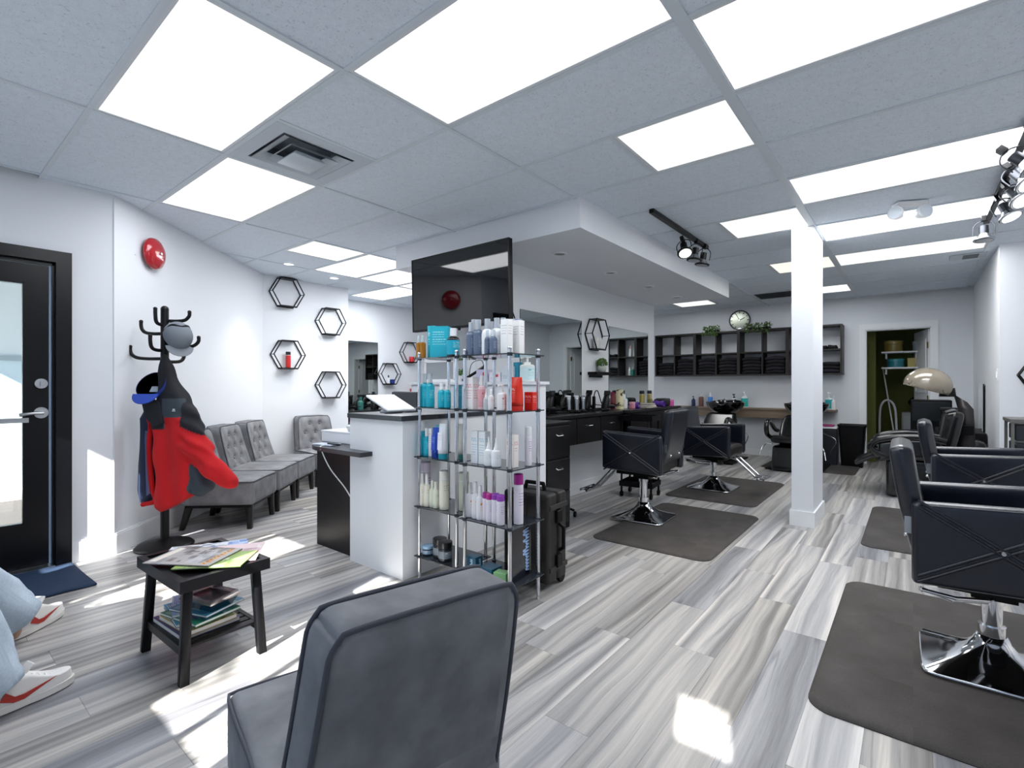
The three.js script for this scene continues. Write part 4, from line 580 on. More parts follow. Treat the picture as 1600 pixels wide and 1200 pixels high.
  for (const [x, z, l] of [[-2.345, -2.115, 'slim pale green bottle next to the cream mist bottles'], [-2.308, -2.11, 'slim pale green bottle next to the tall cream can']]) P('bottle', l, 'bottle', x, 1, z, { r: 0.017, h: 0.155, body: 0xe2e6d4, cap: 0xe6e9dc, band: printed('#e2e6d4', '#8f9484', 3, false), group: 'slim pale green bottles' });
  P('can', 'tall cream spray can before the rack post', 'spray can', -2.245, 1, -2.12, { r: 0.026, h: 0.225, body: 0xe6e6d8, cap: 0xe9e9de, band: pCream });
  P('can', 'greenish spray can half hidden behind the rack post', 'spray can', -2.135, 1, -2.18, { r: 0.028, h: 0.22, body: 0xcdd3c0, cap: 0xd5dacb });
  P('jar', 'small jar with pale blue lid on the bottom shelf', 'jar', -2.405, 0, -2.13, { r: 0.03, h: 0.055, body: 0x24344c, cap: 0x9cc4e2, band: printed('#9db6cc', '#33414f', 2, false) });
  for (const [x, z, l] of [[-2.315, -2.15, 'large black-lidded jar next to the small pale blue one'], [-2.24, -2.125, 'large black-lidded jar next to the chrome post']]) P('jar', l, 'jar', x, 0, z, { r: 0.038, h: 0.11, body: 0x1d242e, cap: 0x14161a, band: printed('#7d8791', '#d6dde4', 3, true), group: 'black-lidded jars' });
  } }
  // rack in front
  const silver = std(0xc8cdd3, 0.3, 0.6);
  for (const [x, z, h, l] of [[-1.985, -2.11, 0.205, 'tallest slate bottle with silvery cap at the outer rack top corner'], [-1.945, -2.045, 0.18, 'slate bottle with silvery cap in front of the tallest one'], [-1.888, -2.045, 0.19, 'slate bottle with silvery cap beside the white shampoo bottle'], [-1.86, -2.12, 0.185, 'slate bottle standing behind the gap before the white bottle'], [-1.78, -2.13, 0.2, 'slate bottle hidden behind the two white bottles'], [-1.725, -2.14, 0.19, 'slate bottle hidden behind the white cartons']]) P('bottle', l, 'bottle', x, 4, z, { r: 0.026, h, body: slate, cap: silver, band: pSlate, group: 'slate blue bottles' });
  for (const [x, z, l] of [[-1.826, -2.05, 'white shampoo bottle with silvery cap next to the slate ones'], [-1.762, -2.055, 'white shampoo bottle with silvery cap behind the small slate bottle']]) P('bottle', l, 'bottle', x, 4, z, { r: 0.029, h: 0.19, body: 0xeceff2, cap: silver, band: pWhite, group: 'white bottles on the rack top' });
  for (const [x, z, r, l] of [[-1.787, -2.005, 0.014, 'slimmer small slate travel bottle with clear cap'], [-1.744, -2.005, 0.019, 'wider small slate travel bottle with clear cap']]) P('bottle', l, 'bottle', x, 4, z, { r, h: 0.125, body: slate, cap: frost, band: pSlate, group: 'small slate travel bottles' });
  for (const [x, z, w, l] of [[-1.685, -2.045, 0.05, 'tall white carton beside the white bottles on the rack top'], [-1.665, -2.12, 0.05, 'tall white carton at the very end of the rack top, behind its twin']]) P('box', l, 'carton', x, 4, z, { w, d: 0.045, h: 0.175, body: 0xf3f3f2, band: printed('#f4f4f3', '#b9b9bb', 4, false), group: 'tall white cartons' });
  P('box', 'flat grey-violet carton lying across the rear of the rack top', 'carton', -1.78, 4, -2.215, { w: 0.1, d: 0.05, h: 0.2, body: 0x8d96ad });
  P('box', 'white carton with pink lettering on the second shelf', 'carton', -1.935, 3, -2.045, { w: 0.05, d: 0.05, h: 0.172, body: 0xf4f1f0, band: pPink });
  P('spray', 'pink two-tone mist bottle', 'bottle', -1.868, 3, -2.05, { r: 0.021, h: 0.182, body: 0xe8c6ca, cap: 0xf4f2f2, band: pPink2 });
  P('nozzle', 'small translucent serum bottle with white tip', 'bottle', -1.823, 3, -2.035, { r: 0.014, h: 0.112, body: frost, cap: 0xf5f5f5 });
  P('spray', 'small white mist bottle with pink print', 'bottle', -1.787, 3, -2.035, { r: 0.0145, h: 0.11, body: 0xf1ebec, cap: 0xf7f7f7, band: printed('#f3eeee', '#d8939a', 3, false) });
  P('pump', 'white pump bottle with pink print', 'bottle', -1.723, 3, -2.05, { r: 0.0225, h: 0.14, body: 0xf2eeee, cap: 0xf7f7f7, band: pPink });
  P('tube', 'bright red standing tube with white badge', 'tube', -1.655, 3, -2.085, { r: 0.037, h: 0.172, body: 0xe23420, cap: 0xd92c1b, band: pRed });
  P('box', 'red and white carton beside the red tube', 'carton', -1.62, 3, -2.17, { w: 0.055, d: 0.04, h: 0.095, body: 0xd8241c, band: printed('#d9261d', '#ffd6cf', 3, true) });
  for (const [x, z, l] of [[-1.915, -2.06, 'tall white carton with pale blue panel nearer the turquoise rack'], [-1.858, -2.06, 'tall white carton with pale blue panel touching an applicator bottle']]) P('box', l, 'carton', x, 2, z, { w: 0.05, d: 0.045, h: 0.175, body: 0xf1f4f6, band: pBlue, group: 'tall blue-panel cartons' });
  for (const [x, z, l] of [[-1.803, -2.035, 'white applicator bottle with pointed nozzle next to the blue-panel cartons'], [-1.75, -2.035, 'white applicator bottle with pointed nozzle next to the chrome post']]) P('nozzle', l, 'bottle', x, 2, z, { r: 0.024, h: 0.15, body: 0xeef1f4, cap: 0xf7f7f8, band: printed('#eef1f4', '#a9c3cf', 4, false), group: 'white applicator bottles' });
  P('box', 'cream carton with pink panel at the rack end', 'carton', -1.67, 2, -2.075, { w: 0.052, d: 0.042, h: 0.168, body: 0xefe9e4, band: printed('#efe9e4', '#cf8d95', 2, true) });
  P('can', 'slim white can with lilac stripe at the rack end', 'spray can', -1.635, 2, -2.17, { r: 0.017, h: 0.205, body: 0xefeff1, cap: 0xf1f1f2, band: pLil });
  for (const [x, z, h, l] of [[-1.955, -2.05, 0.185, 'white mist bottle with orange lettering nearest the turquoise rack'], [-1.91, -2.045, 0.195, 'tallest white mist bottle with orange lettering, middle of three'], [-1.87, -2.04, 0.18, 'white mist bottle with orange lettering beside the magenta caps']]) P('spray', l, 'bottle', x, 1, z, { r: 0.0205, h, body: 0xefeff3, cap: 0xf3f3f5, band: pOr, group: 'orange-lettered mist bottles' });
  for (const [x, z, c, l] of [[-1.832, -2.045, 0xb0349c, 'short white spray can with plum magenta cap by the orange-lettered bottles'], [-1.797, -2.035, 0xc02a8e, 'short white spray can with bright magenta cap by the violet-capped cans']]) P('can', l, 'spray can', x, 1, z, { r: 0.0175, h: 0.15, body: 0xefeff4, cap: c, band: pLil, group: 'magenta-capped cans' });
  for (const [x, z, l] of [[-1.758, -2.04, 'short white spray can with violet cap by the magenta-capped cans'], [-1.714, -2.03, 'short white spray can with violet cap next to the chrome post']]) P('can', l, 'spray can', x, 1, z, { r: 0.02, h: 0.155, body: 0xefeff4, cap: 0x9a47b8, band: pLil, group: 'violet-capped cans' });
  P('can', 'tall white spray can with magenta cap standing apart at the rack end', 'spray can', -1.652, 1, -2.105, { r: 0.0235, h: 0.26, body: 0xeeeef2, cap: 0xa8228c, band: pLil });
  P('box', 'petrol blue carton with vertical lettering on the bottom shelf', 'carton', -1.935, 0, -2.06, { w: 0.075, d: 0.06, h: 0.085, body: 0x175a78, band: canvasStd((c, w, h) => { c.fillStyle = '#185c7a'; c.fillRect(0, 0, w, h); c.save(); c.translate(w * 0.72, h * 0.9); c.rotate(-Math.PI / 2); c.fillStyle = '#bfe3ee'; scribble(c, 100, 30, 5); c.restore(); }, 96, 128) });
  P('box', 'flat petrol blue carton lying on the bottom shelf', 'carton', -1.85, 0, -2.1, { w: 0.1, d: 0.09, h: 0.035, body: 0x1a6686 });
  P('box', 'pale green carton on the bottom shelf', 'carton', -1.725, 0, -2.055, { w: 0.075, d: 0.06, h: 0.045, body: 0x8cc486, turn: 0.2 });
  { const t = thing('counter_card', 'glossy navy display card with pale blue handwriting upright on the bottom shelf', 'display card', [-1.66, SH[0] + 0.003, -2.14], Math.PI / 2 + 0.12); obj('board', rb(0.2, 0.285, 0.006, 0.002, 0, 0.1425, 0), M.blackGloss, t); obj('print', bx(0.196, 0.28, 0.0012, 0, 0.1425, 0.0034), canvasStd((c, w, h) => { c.fillStyle = '#050a1c'; c.fillRect(0, 0, w, h); c.save(); c.translate(w * 0.86, h * 0.9); c.rotate(-Math.PI / 2); c.fillStyle = '#9fc0ec'; scribble(c, h * 0.82, 58, 8); c.restore(); }, 180, 256, 0.12), t); obj('strut', bx(0.04, 0.2, 0.004, 0, 0.1, -0.02).rotateX(0.1), M.black, t); }
}
function scribble(c, len, hi, lw) { c.strokeStyle = c.fillStyle; c.lineWidth = lw; c.lineCap = 'round'; c.beginPath(); let s = 77; const q = () => (s = (s * 16807) % 2147483647) / 2147483647; for (let x = 0; x < len; x += hi * 0.28) { const t = q() > 0.6 ? hi : hi * 0.5; c.moveTo(x, 0); c.quadraticCurveTo(x + hi * 0.02, -t, x + hi * 0.16, -t * 0.9); c.quadraticCurveTo(x + hi * 0.2, -t * 0.3, x + hi * 0.28, -hi * 0.05); } c.stroke(); }
function canvasStd(draw, w = 128, h = 128, rough = 0.4) { return std(0xffffff, rough, 0, { map: canvasTex(w, h, draw) }); }
// can in a hexagon shelf, cup and jars on the far wall shelves
product('can', 'red and black spray can in a hexagon shelf', 'spray can', [-6.075, 1.575 - 0.1615, -3.085], { r: 0.03, h: 0.2, body: 0xc22a2a, cap: 0x1a1718 });
product('jar', 'red cup in a hexagon shelf on the far wall', 'cup', [-6.84, 1.765 - 0.1615, -5.69], { r: 0.045, h: 0.09, body: 0xc9242c, cap: 0xd63a40 });
product('jar', 'blue jar in a hexagon shelf on the far wall', 'jar', [-6.84, 1.385 - 0.1615, -5.27], { r: 0.04, h: 0.07, body: 0x16307f, cap: 0x0f2468 });
product('bottle', 'white bottle with black cap beside the blue jar', 'bottle', [-6.84, 1.385 - 0.1615, -5.19], { r: 0.025, h: 0.14, body: 0xe7eaec, cap: 0x2a2d33 });
for (const [z, l] of [[-5.04, 'white pillar candle nearer the first partition mirror'], [-5.11, 'white pillar candle nearer the second partition mirror']]) product('jar', l, 'candle', [-2.825, 1.775 - 0.1615, z], { r: 0.03, h: 0.13, body: 0xe9e9e6, cap: 0xf0f0ec, group: 'white candles' });

// ================================================================ RECEPTION DESK
{
  const t = thing('reception_desk', 'white reception desk with black counter top and rounded lower desk', 'reception desk');
  obj('front_panel', b2(-2.99, -2.43, 0, 0.975, -1.985, -1.95), M.white, t);
  obj('side_panel', b2(-2.465, -2.43, 0, 0.975, -2.95, -1.985), M.white, t);
  obj('counter_top', [rb(0.58, 0.032, 0.3, 0.004, -2.705, 0.99, -2.08), rb(0.29, 0.032, 0.73, 0.004, -2.56, 0.99, -2.595)], std(0x2a3038, 0.3), t);
  obj('lower_side_panel', b2(-3.5, -2.99, 0, 0.735, -2.03, -2.0), M.blackSatin, t);
  const pts = [[-2.74, -1.86]]; for (let i = 0; i <= 14; i++) { const a = -Math.PI / 2 + -i / 14 * Math.PI / 2; pts.push([-3.2 + Math.cos(a) * 0.4, -2.2 - Math.sin(a) * 0.34]); } pts.push([-3.6, -2.95], [-3.3, -2.95], [-3.0, -2.5], [-2.99, -1.99], [-2.99, -1.948], [-2.74, -1.948]);
  const g = ext(pts.map(([x, z]) => [x, -z]), 0.026, 0.002); g.rotateX(-Math.PI / 2); g.translate(0, 0.735, 0); obj('lower_desk_top', g, std(0x20252c, 0.28), t);
  obj('lower_leg_panel', b2(-3.55, -3.52, 0, 0.735, -2.9, -2.3), M.blackSatin, t);
}
{
  const t = thing('pos_screen', 'white point-of-sale screen tilted back on the counter top', 'screen', [-2.83, 1.006, -2.17], 0.0);
  obj('stand', [loft([ring(0, 0, 0, 0.09, 0.07, 24), ring(0, 0.01, 0, 0.085, 0.065, 24), ring(-0.01, 0.03, 0.0, 0.05, 0.04, 24), ring(-0.01, 0.05, 0.0, 0.045, 0.03, 24)])], M.plastic, t);
  obj('housing', rb(0.27, 0.016, 0.24, 0.007).rotateZ(-0.38).translate(0, 0.065, 0), M.plastic, t);
  obj('display', bx(0.25, 0.002, 0.22, 0, -0.0085, 0).rotateZ(-0.38).translate(0, 0.065, 0), std(0x0c0d10, 0.1), t);
  const c = thing('card_terminal', 'white card terminal with black keypad leaning on the white box', 'card terminal', [-3.24, 0.852, -2.16], 0.6);
  obj('cradle', rb(0.09, 0.05, 0.11, 0.012, 0, 0.025, 0), M.plastic, c); obj('terminal', rb(0.085, 0.028, 0.17, 0.01).rotateX(0.5).translate(0, 0.07, 0), M.plastic, c); obj('keypad', bx(0.07, 0.003, 0.12, 0, 0.0155, 0).rotateX(0.5).translate(0, 0.07, 0), M.blackSatin, c);
  const b = thing('till_box', 'plain white box on the rounded lower desk', 'box', [-3.24, 0.763, -2.2], 0.05); obj('body', rb(0.5, 0.08, 0.26, 0.006, -0.05, 0.04, 0), M.white, b); obj('lid_edge', rb(0.505, 0.012, 0.265, 0.003, -0.05, 0.083, 0), M.white, b);
  tag(obj('clipboard_pad', [rb(0.2, 0.008, 0.1, 0.003).rotateY(0.15).translate(-3.3, 0.768, -1.96)], std(0xccd5e4, 0.5)), 'pale blue note pad on the lower desk edge', 'note pad');
  const pen = thing('pen', 'black pen lying across the note pad', 'pen', [-3.2, 0.7765, -1.955], 0.1); obj('barrel', rotZ(cy(0.005, 0.005, 0.13, 0, 0, 0, 10), Math.PI / 2), M.black, pen); obj('tip', rotZ(cy(0.001, 0.005, 0.014, 0, 0, 0, 10), Math.PI / 2).translate(-0.072, 0, 0), M.nickel, pen);
  tag(obj('power_cable', tube([[-3.27, 0.766, -1.94], [-3.24, 0.765, -1.88], [-3.2, 0.74, -1.862], [-3.14, 0.62, -1.89], [-3.05, 0.5, -1.94], [-2.99, 0.43, -1.955]], 0.004, 60, 8), M.plastic), 'white cable drooping from the lower desk down the dark panel', 'cable');
  const k = thing('monitor', 'dark computer monitor seen from behind on the reception counter', 'monitor', [-3.2, 0.7635, -2.62], -0.2); obj('foot', rb(0.22, 0.012, 0.16, 0.005, 0, 0.006, 0), M.black, k); obj('neck', bx(0.04, 0.16, 0.03, 0, 0.09, 0), M.black, k); obj('back_shell', rb(0.42, 0.27, 0.045, 0.012, 0, 0.245, 0.01), std(0x242a33, 0.5), k); obj('screen_panel', bx(0.4, 0.25, 0.003, 0, 0.245, -0.014), M.blackGloss, k);
}
// ---- things on the half-height divider
{
  const y = 1.2225;
  const f = thing('picture_frame', 'white framed grey picture standing on the half wall', 'picture frame', [-3.28, y, -3.05], 0); obj('frame', [b2(-0.2, 0.2, 0, 0.025, -0.01, 0.01), b2(-0.2, 0.2, 0.175, 0.2, -0.01, 0.01), b2(-0.2, -0.175, 0.02, 0.18, -0.01, 0.01), b2(0.175, 0.2, 0.02, 0.18, -0.01, 0.01)], M.plastic, f); obj('picture', bx(0.35, 0.16, 0.008, 0, 0.1, 0), std(0x9fa6aa, 0.4), f);
  for (const [x, h, c, l] of [[-2.74, 0.1, 0xcac4dc, 'lavender carton beneath the television'], [-2.6, 0.075, 0xe3dfe8, 'pale carton with red badge next to the lavender one'], [-2.47, 0.12, 0xd5dbe2, 'light grey carton with red badge on the half wall']]) product('box', l, 'carton', [x, y, -3.04], { w: 0.12, d: 0.07, h, body: c, band: canvasStd((q, w, hh) => { q.fillStyle = '#' + c.toString(16); q.fillRect(0, 0, w, hh); q.fillStyle = '#c8303a'; q.fillRect(w * 0.6, hh * 0.2, w * 0.22, hh * 0.3); q.fillStyle = '#8a86a0'; for (let i = 0; i < 3; i++) q.fillRect(w * 0.1, hh * (0.6 + i * 0.1), w * 0.4, 3); }) });
  product('pump', 'large white jug-like bottle with pale blue label on the half wall', 'bottle', [-2.3, y, -3.04], { r: 0.058, h: 0.2, body: 0xe9ece8, cap: 0xf2f3f2, band: printed('#d3ebef', '#8cc3cd', 4, true) });
  product('box', 'teal carton behind the white jug-like bottle', 'carton', [-2.4, y, -3.05], { w: 0.05, d: 0.05, h: 0.15, body: 0x1787a3 });
  const h = thing('curling_iron', 'black curling iron propped on the half wall with its cord', 'curling iron', [-2.9, y, -3.05], 0.3); obj('barrel', rod([-0.08, 0.012, 0], [0.06, 0.09, 0], 0.012, 12), M.black, h); obj('handle', rod([0.06, 0.09, 0], [0.12, 0.125, 0], 0.016, 12), M.blackGloss, h); obj('cord', tube([[0.12, 0.125, 0], [0.1, 0.18, 0.02], [0.02, 0.15, 0.03], [0.0, 0.03, 0.04], [0.02, 0.004, 0.045]], 0.003, 40, 6), M.black, h);
  { const t = thing('potted_plant', 'tiny green plant in white pot on the half wall', 'plant', [-3.02, y, -3.05]); obj('pot', lathe([[0, 0], [0.025, 0], [0.034, 0.05], [0.03, 0.05], [0.026, 0.04], [0, 0.04]], 20), M.plastic, t); const lv = []; for (let i = 0; i < 40; i++) { const g = new THREE.SphereGeometry(0.014, 6, 4).scale(1, 0.3, 0.55); g.rotateZ(rr(-1, 1)); g.rotateY(rr(0, 6.3)); g.translate(rr(-0.035, 0.035), 0.06 + rr(0, 0.05), rr(-0.03, 0.03)); lv.push(g); } const m = obj('leaves', lv, std(0x567f3a, 0.7), t); m.userData.kind = 'stuff'; }
}
// ================================================================ TELEVISION
{
  const t = thing('television', 'large black wall-mounted television above the half wall', 'television', [-2.92, 1.985, -2.9], 0); t.rotation.x = 0.022;
  obj('body', rb(1.12, 0.64, 0.04, 0.006, 0, 0, -0.022), M.black, t);
  obj('screen', bx(1.1, 0.615, 0.003, 0, 0.004, 0.0), phys(0x06070a, 0.03, 0, { ior: 1.62 }), t);
  obj('bezel', [b2(-0.56, 0.56, 0.309, 0.32, -0.002, 0.004), b2(-0.56, 0.56, -0.32, -0.305, -0.002, 0.004), b2(-0.56, -0.549, -0.31, 0.31, -0.002, 0.004), b2(0.549, 0.56, -0.31, 0.31, -0.002, 0.004)], M.blackSatin, t);
  obj('wall_mount', [bx(0.3, 0.3, 0.03, 0, 0, -0.06), bx(0.08, 0.2, 0.14, 0, 0, -0.12)], M.blackMetal, t);
  obj('sensor', bx(0.02, 0.03, 0.012, 0.02, -0.325, 0), M.black, t);
  obj('cable', tube([[0.53, -0.2, -0.05], [0.57, -0.28, -0.04], [0.6, -0.34, -0.03], [0.585, -0.37, -0.04]], 0.005, 30, 6), M.black, t);
}
// ---- hard case behind the rack
{
  const t = thing('equipment_case', 'black rugged equipment case on wheels standing behind the rack', 'case', [-1.8, 0, -2.47], 0.06);
  obj('shell', [rb(0.32, 0.52, 0.11, 0.02, 0, 0.3, 0.07), rb(0.32, 0.52, 0.1, 0.02, 0, 0.3, -0.045)], std(0x232120, 0.55), t);
  obj('rib', [-0.1, 0, 0.1].map((x) => rb(0.03, 0.46, 0.01, 0.004, x, 0.3, 0.127)).concat([0.12, 0.48].map((y) => rb(0.012, 0.03, 0.2, 0.004, 0.163, y, 0.01))), std(0x2a2725, 0.55), t);
  for (const y of [0.16, 0.42]) obj('latch', rb(0.022, 0.075, 0.06, 0.006, 0.168, y, 0.015), M.black, t);
  obj('side_handle', path([[0.17, 0.22, 0.015], [0.2, 0.24, 0.015], [0.2, 0.36, 0.015], [0.17, 0.38, 0.015]], 0.011, 8), M.black, t);
  obj('top_handle', path([[-0.07, 0.56, 0.015], [-0.06, 0.6, 0.015], [0.06, 0.6, 0.015], [0.07, 0.56, 0.015]], 0.012, 8), M.black, t);
  for (const x of [-0.13, 0.13]) obj('wheel', rotZ(cy(0.035, 0.035, 0.025, 0, 0, 0, 18), Math.PI / 2).translate(x, 0.036, -0.07), M.black, t);
}
// ================================================================ STYLING CHAIRS (face +z, origin under the base)
function makeStyling(label, dy) {
  const t = thing('styling_chair', label, 'salon chair');
  // chromed square base flowing into a round column
  const prof = [[1, 0], [1, 0.012], [0.97, 0.016], [0.72, 0.035], [0.5, 0.058], [0.34, 0.085], [0.25, 0.115], [0.2, 0.14]], rings = prof.map(([q, y]) => { const e = 2 + 10 * Math.max(0, (q - 0.2) / 0.8) ** 1.5; return Array.from({ length: 64 }, (_, i) => { const a = i / 64 * 6.2832 + Math.PI / 4, c = Math.cos(a), s = Math.sin(a), k = 0.235 * q / (Math.abs(c) ** e + Math.abs(s) ** e) ** (1 / e); return [c * k, y, -s * k]; }); });
  obj('base', loft(rings), M.chrome, t);
  obj('column', [cy(0.044, 0.046, 0.05, 0, 0.155, 0, 24), cy(0.034, 0.034, 0.2 + dy, 0, 0.25 + dy / 2, 0, 24), cy(0.041, 0.041, 0.03, 0, 0.285 + dy, 0, 24)], M.chrome, t);
  obj('pump_lever', [path([[-0.04, 0.31 + dy, 0.01], [-0.16, 0.325 + dy, -0.03], [-0.24, 0.335 + dy, -0.13], [-0.26, 0.35 + dy, -0.23], [-0.23, 0.345 + dy, -0.235], [-0.19, 0.31 + dy, -0.14], [-0.05, 0.285 + dy, -0.02]], 0.0085, 10)], M.chrome, t);
  obj('under_frame', [bx(0.36, 0.035, 0.36, 0, 0.365 + dy, 0), bx(0.14, 0.06, 0.14, 0, 0.33 + dy, 0)], M.black, t);
  const seat = softBox(0.47, 0.13, 0.5, 0.04, 12, 8, 12, (x, y, z) => [x, y + (y > 0 ? 0.014 * (1 - (x / 0.235) ** 2) : 0), z]).translate(0, 0.445 + dy, 0.01);
  obj('seat', seat, M.leatherBrown, t);
  const lean = (x, y, z) => { const k = (y + 0.235) / 0.47; return [x, y + 0.69 + dy, z - 0.215 - 0.12 * k + 0.035 * k * k]; };
  obj('backrest', softBox(0.46, 0.47, 0.085, 0.035, 14, 14, 6, lean), M.leather, t);
  for (const x of [-0.11, 0.11]) obj('back_stud', sp(0.011, ...lean(x, -0.16, -0.046), 10), M.chrome, t);
  for (const s of [-1, 1]) {
    const a = obj('arm_panel', softBox(0.07, 0.33, 0.53, 0.022, 6, 14, 18, (x, y, z) => [x + s * 0.268, y + 0.555 + dy + 0.012 * (z / 0.26), z]), M.leather, t);
    const X = s * 0.304, q = (y, z) => [X, 0.555 + dy + y, z]; const seam = [];
    for (const m of [-1, 1]) for (const o of [-0.012, 0.012]) seam.push(rod(q(-0.15 * m + o, -0.245), q(0.15 * m + o, 0.245), 0.006, 6));
    obj('seam', seam, M.piping, a);
    obj('crystal_stud', rotZ(cy(0.007, 0.013, 0.012, 0, 0, 0, 8), -s * Math.PI / 2).translate(X + s * 0.004, 0.555 + dy, 0), M.chrome, a);
  }
  obj('hinge_plate', [-1, 1].map((s) => bx(0.012, 0.07, 0.025, s * 0.228, 0.6 + dy, -0.275)), M.steel, t);
  obj('footrest', [path([[-0.07, 0.38 + dy, 0.2], [-0.07, 0.36 + dy, 0.27], [-0.07, 0.19 + dy * 0.5, 0.46], [-0.07, 0.175 + dy * 0.5, 0.56]], 0.012, 10), path([[0.07, 0.38 + dy, 0.2], [0.07, 0.36 + dy, 0.27], [0.07, 0.19 + dy * 0.5, 0.46], [0.07, 0.175 + dy * 0.5, 0.56]], 0.012, 10), rod([-0.14, 0.17 + dy * 0.5, 0.5], [0.14, 0.17 + dy * 0.5, 0.5], 0.011), rod([-0.14, 0.175 + dy * 0.5, 0.56], [0.14, 0.175 + dy * 0.5, 0.56], 0.011), bx(0.24, 0.006, 0.07, 0, 0.172 + dy * 0.5, 0.53)], M.chrome, t);
  return t;
}
const G_ST = 'black styling chairs';
const stA = makeStyling('black styling chair facing the partition mirror, raised high on its column', 0.05); stA.position.set(-1.88, 0.017, -4.21); stA.rotation.y = -Math.PI / 2 + 0.05; stA.userData.group = G_ST;
const stB = makeStyling('black styling chair with chrome footrest turned away from the mirrors, behind the raised one', 0.0); stB.position.set(-1.79, 0.017, -5.92); stB.rotation.y = Math.PI / 2 - 0.03; stB.userData.group = G_ST;
dup(stB, [0.255, 0.017, -2.87], Math.PI / 2 + 0.015, 'black styling chair with its crossed seams and chrome base on the large mat', G_ST);
dup(stB, [0.36, 0.017, -4.73], Math.PI / 2 - 0.01, 'black styling chair on the mat beyond the column, behind the nearer armchair', G_ST);
// ---- anti-fatigue mats
function mat(label, x0, x1, z0, z1) {
  const r = 0.09, m = 0.03, P = (i) => { const pts = [], a0 = x0 + i, a1 = x1 - i, c0 = z0 + i, c1 = z1 - i, q = Math.max(0.03, r - i); for (const [cx, cz, s] of [[a1 - q, c1 - q, 0], [a0 + q, c1 - q, 1], [a0 + q, c0 + q, 2], [a1 - q, c0 + q, 3]]) for (let k = 0; k <= 6; k++) { const a = s * Math.PI / 2 + k / 6 * Math.PI / 2; pts.push([cx + Math.cos(a) * q, cz + Math.sin(a) * q]); } return pts; };
  const R = (i, y) => P(i).map(([x, z]) => [x, y, z]).reverse(); const g = clean(loft([R(0, 0.0005), R(0, 0.004), R(0.012, 0.012), R(0.03, 0.016)]));
  const p = g.attributes.position, uv = g.attributes.uv; for (let i = 0; i < p.count; i++) uv.setXY(i, p.getX(i) * 1.6, p.getZ(i) * 1.6);
  const cx = (x0 + x1) / 2, cz = (z0 + z1) / 2; g.translate(-cx, 0, -cz); const o = obj('floor_mat', g, M.rubber); o.position.set(cx, 0, cz); return tag(o, label, 'floor mat', 'anti-fatigue mats');
}
mat('dark rubber mat under the raised styling chair at the partition', -1.98, -1.07, -4.9, -3.42);
mat('dark rubber mat under the styling chair turned away from the mirrors', -2.12, -1.2, -6.75, -5.24);
mat('large dark rubber mat under the armchair with chrome base', -0.315, 0.72, -3.66, -2.12);
mat('dark rubber mat beyond the large one, past the column', -0.31, 0.72, -6.05, -4.5);

// ================================================================ PARTITION STATIONS
const slab = std(0x1b1a1d, 0.3), drawerM = std(0x0c0b0d, 0.38);
{
  const mir = (label, z0, z1, y0, y1) => { const t = thing('wall_mirror', label, 'mirror', [-2.879, 0, (z0 + z1) / 2]); const L = Math.abs(z1 - z0); obj('mirror_glass', bx(0.006, y1 - y0, L, 0.004, (y0 + y1) / 2, 0), M.mirror, t); obj('edge', [bx(0.005, 0.004, L, 0.0025, y1, 0), bx(0.005, y1 - y0, 0.004, 0.0025, (y0 + y1) / 2, L / 2), bx(0.005, y1 - y0, 0.004, 0.0025, (y0 + y1) / 2, -L / 2)], M.darkSteel, t); return t; };
  mir('frameless wall mirror at the first partition station beside the television', -4.8, -3.69, 0.93, 1.91);
  mir('frameless wall mirror at the second partition station reflecting the cubbies', -6.58, -5.44, 0.93, 1.91);
}
{
  const st = (name, label, z0, z1, n) => {
    const t = thing(name, label, 'styling station', [-2.88, 0, (z0 + z1) / 2]); const L = z1 - z0, h = L / 2;
    const pts = [[0.002, -h], [0.36, -h]]; for (let i = 1; i <= 6; i++) { const a = -Math.PI / 2 + i / 6 * Math.PI / 2; pts.push([0.36 + Math.cos(a) * 0.06, -h + 0.06 + Math.sin(a) * 0.06]); } for (let i = 0; i <= 6; i++) { const a = i / 6 * Math.PI / 2; pts.push([0.36 + Math.cos(a) * 0.06, h - 0.06 + Math.sin(a) * 0.06]); } pts.push([0.36, h], [0.002, h]);
    obj('counter_top', ext(pts, 0.026, 0.002).rotateX(Math.PI / 2).translate(0, 0.915, 0), slab, t);
    obj('carcass', b2(0.002, 0.385, 0.63, 0.886, -h + 0.03, h - 0.03), M.cabinet, t);
    const w = (L - 0.08) / n; for (let i = 0; i < n; i++) { const c = -h + 0.04 + w * (i + 0.5); const d = obj('drawer', rb(0.016, 0.235, w - 0.01, 0.003, 0.394, 0.758, c), drawerM, t); obj('handle', [path([[0.402, 0.8, c - 0.04], [0.42, 0.8, c - 0.035], [0.42, 0.8, c + 0.035], [0.402, 0.8, c + 0.04]], 0.006, 8)], M.chrome, d); }
    return t;
  };
  st('styling_station', 'black floating drawer station under the first partition mirror', -5.02, -3.55, 3);
  st('styling_station', 'black floating drawer station under the second partition mirror, cluttered with bottles', -6.75, -5.1, 3);
}
